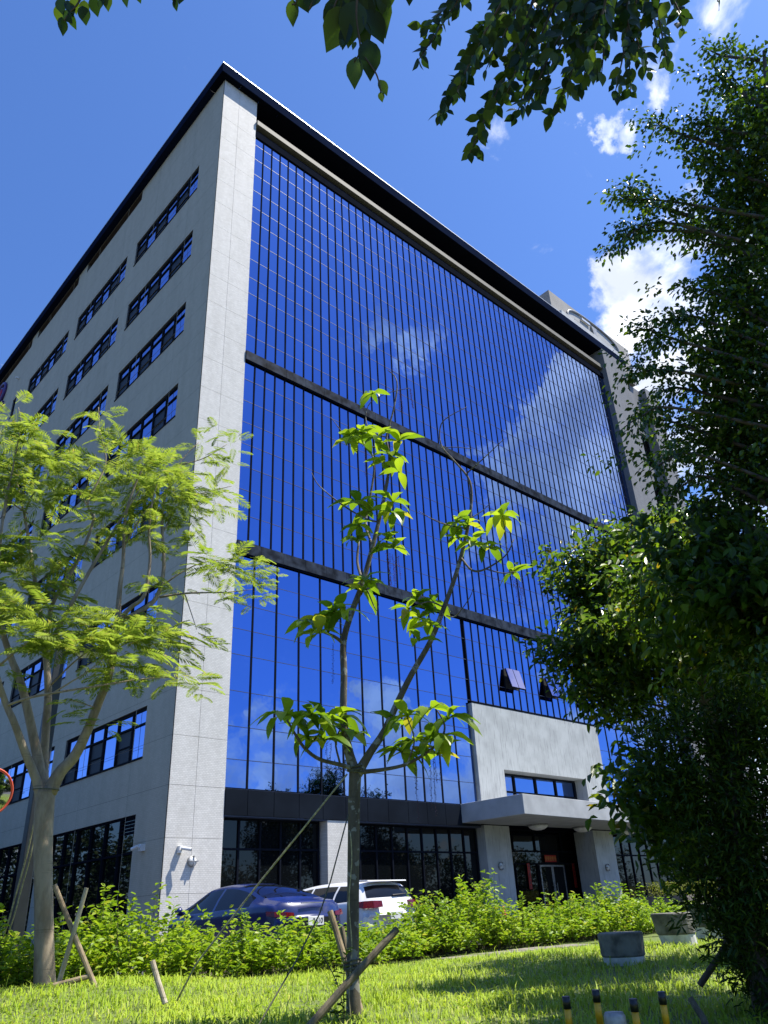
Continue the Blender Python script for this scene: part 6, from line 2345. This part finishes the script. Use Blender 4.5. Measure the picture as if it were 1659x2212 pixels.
# lamp pole behind the feathery tree
hp = 13.2
tp = ph(131, 1388, hp)
bt = np.array([tp[0], tp[1], LOT])
e = empty('street_lamp', bt)
tag(e, 'dark square lamp pole with a flat lamp head behind the feathery tree', 'street lamp')
w = .085
o = MB().box(tp[0] - w, tp[0] + w, tp[1] - w, tp[1] + w, LOT, tp[2]).build('pole', MAT['pole'], e)
bevel(o, .012)
MB().box(tp[0] - w - .02, tp[0] + w + .02, tp[1] - w - .02, tp[1] + w + .02, tp[2], tp[2] + .03).build('pole_cap', MAT['pole'], e)
hdir = unit(np.array([[RIGHT[0], RIGHT[1], 0]]))[0]
hper = np.array([-hdir[1], hdir[0], 0])
a0 = np.array([tp[0], tp[1], tp[2] - .16])
MB().tube([a0 + hdir * .07, a0 + hdir * .30], .045, 10).build('bracket', MAT['pole'], e)
qs = [a0 + hdir * a + hper * b_ for a, b_ in ((.28, -.16), (.85, -.16), (.85, .16), (.28, .16))]
MB().prism([q + np.array([0, 0, -.07]) for q in qs], [q + np.array([0, 0, .03]) for q in qs]).build('lamp_head', MAT['pole'], e)
MB().prism([q * .9 + (a0 + hdir * .56) * .1 + np.array([0, 0, -.076]) for q in qs], [q * .9 + (a0 + hdir * .56) * .1 + np.array([0, 0, -.071]) for q in qs]).build('lens', MAT['white'], e)

# convex traffic mirror cut by the left edge
hm = 9.0
c0 = ph(-26, 1711, hm)
rm = 42 / FOC * np.linalg.norm(c0 - CAMP)
e = empty('traffic_mirror', (c0[0], c0[1], LOT))
tag(e, 'round convex traffic mirror with orange rim cut by the left edge', 'traffic mirror')
nrm = unit((CAMP - c0)[None])[0]
nrm = unit(np.array([[nrm[0] + .25, nrm[1], -.12]]))[0]
ux = unit(np.cross(np.array([0, 0, 1.0]), nrm)[None])[0]
uy = np.cross(nrm, ux)
V, F = [], []
rings = 7
for i in range(rings):
    rr = rm * .94 * i / (rings - 1)
    dz = .10 * rm * (1 - (i / (rings - 1)) ** 2) * 1.6
    for k in range(32):
        a = 2 * math.pi * k / 32
        V.append(c0 + ux * rr * math.cos(a) + uy * rr * math.sin(a) + nrm * dz)
for i in range(rings - 1):
    for k in range(32):
        F.append((i * 32 + k, i * 32 + (k + 1) % 32, (i + 1) * 32 + (k + 1) % 32, (i + 1) * 32 + k))
mb = MB()
mb.add(V, F)
mb.build('mirror_face', MAT['mirror'], e, True)
MB().tube([c0 + ux * rm * math.cos(a) + uy * rm * math.sin(a) for a in np.linspace(0, 2 * math.pi, 41)], rm * .045, 8, False).build('rim', MAT['mirror_rim'], e, True)
V = [c0 - nrm * .03 + ux * rm * math.cos(a) + uy * rm * math.sin(a) for a in np.linspace(0, 2 * math.pi, 33)[:-1]]
mb = MB()
mb.prism(V, [q - nrm * .03 for q in V])
mb.build('back_shell', MAT['mirror_rim'], e)
pb = c0 - nrm * .12
MB().tube([(pb[0], pb[1], LOT - .1), (pb[0], pb[1], pb[2] + .1)], .038, 12).build('post', MAT['mirror_rim'], e, True)
MB().tube([pb, c0 - nrm * .05], .02, 8).build('clamp', MAT['steel'], e)
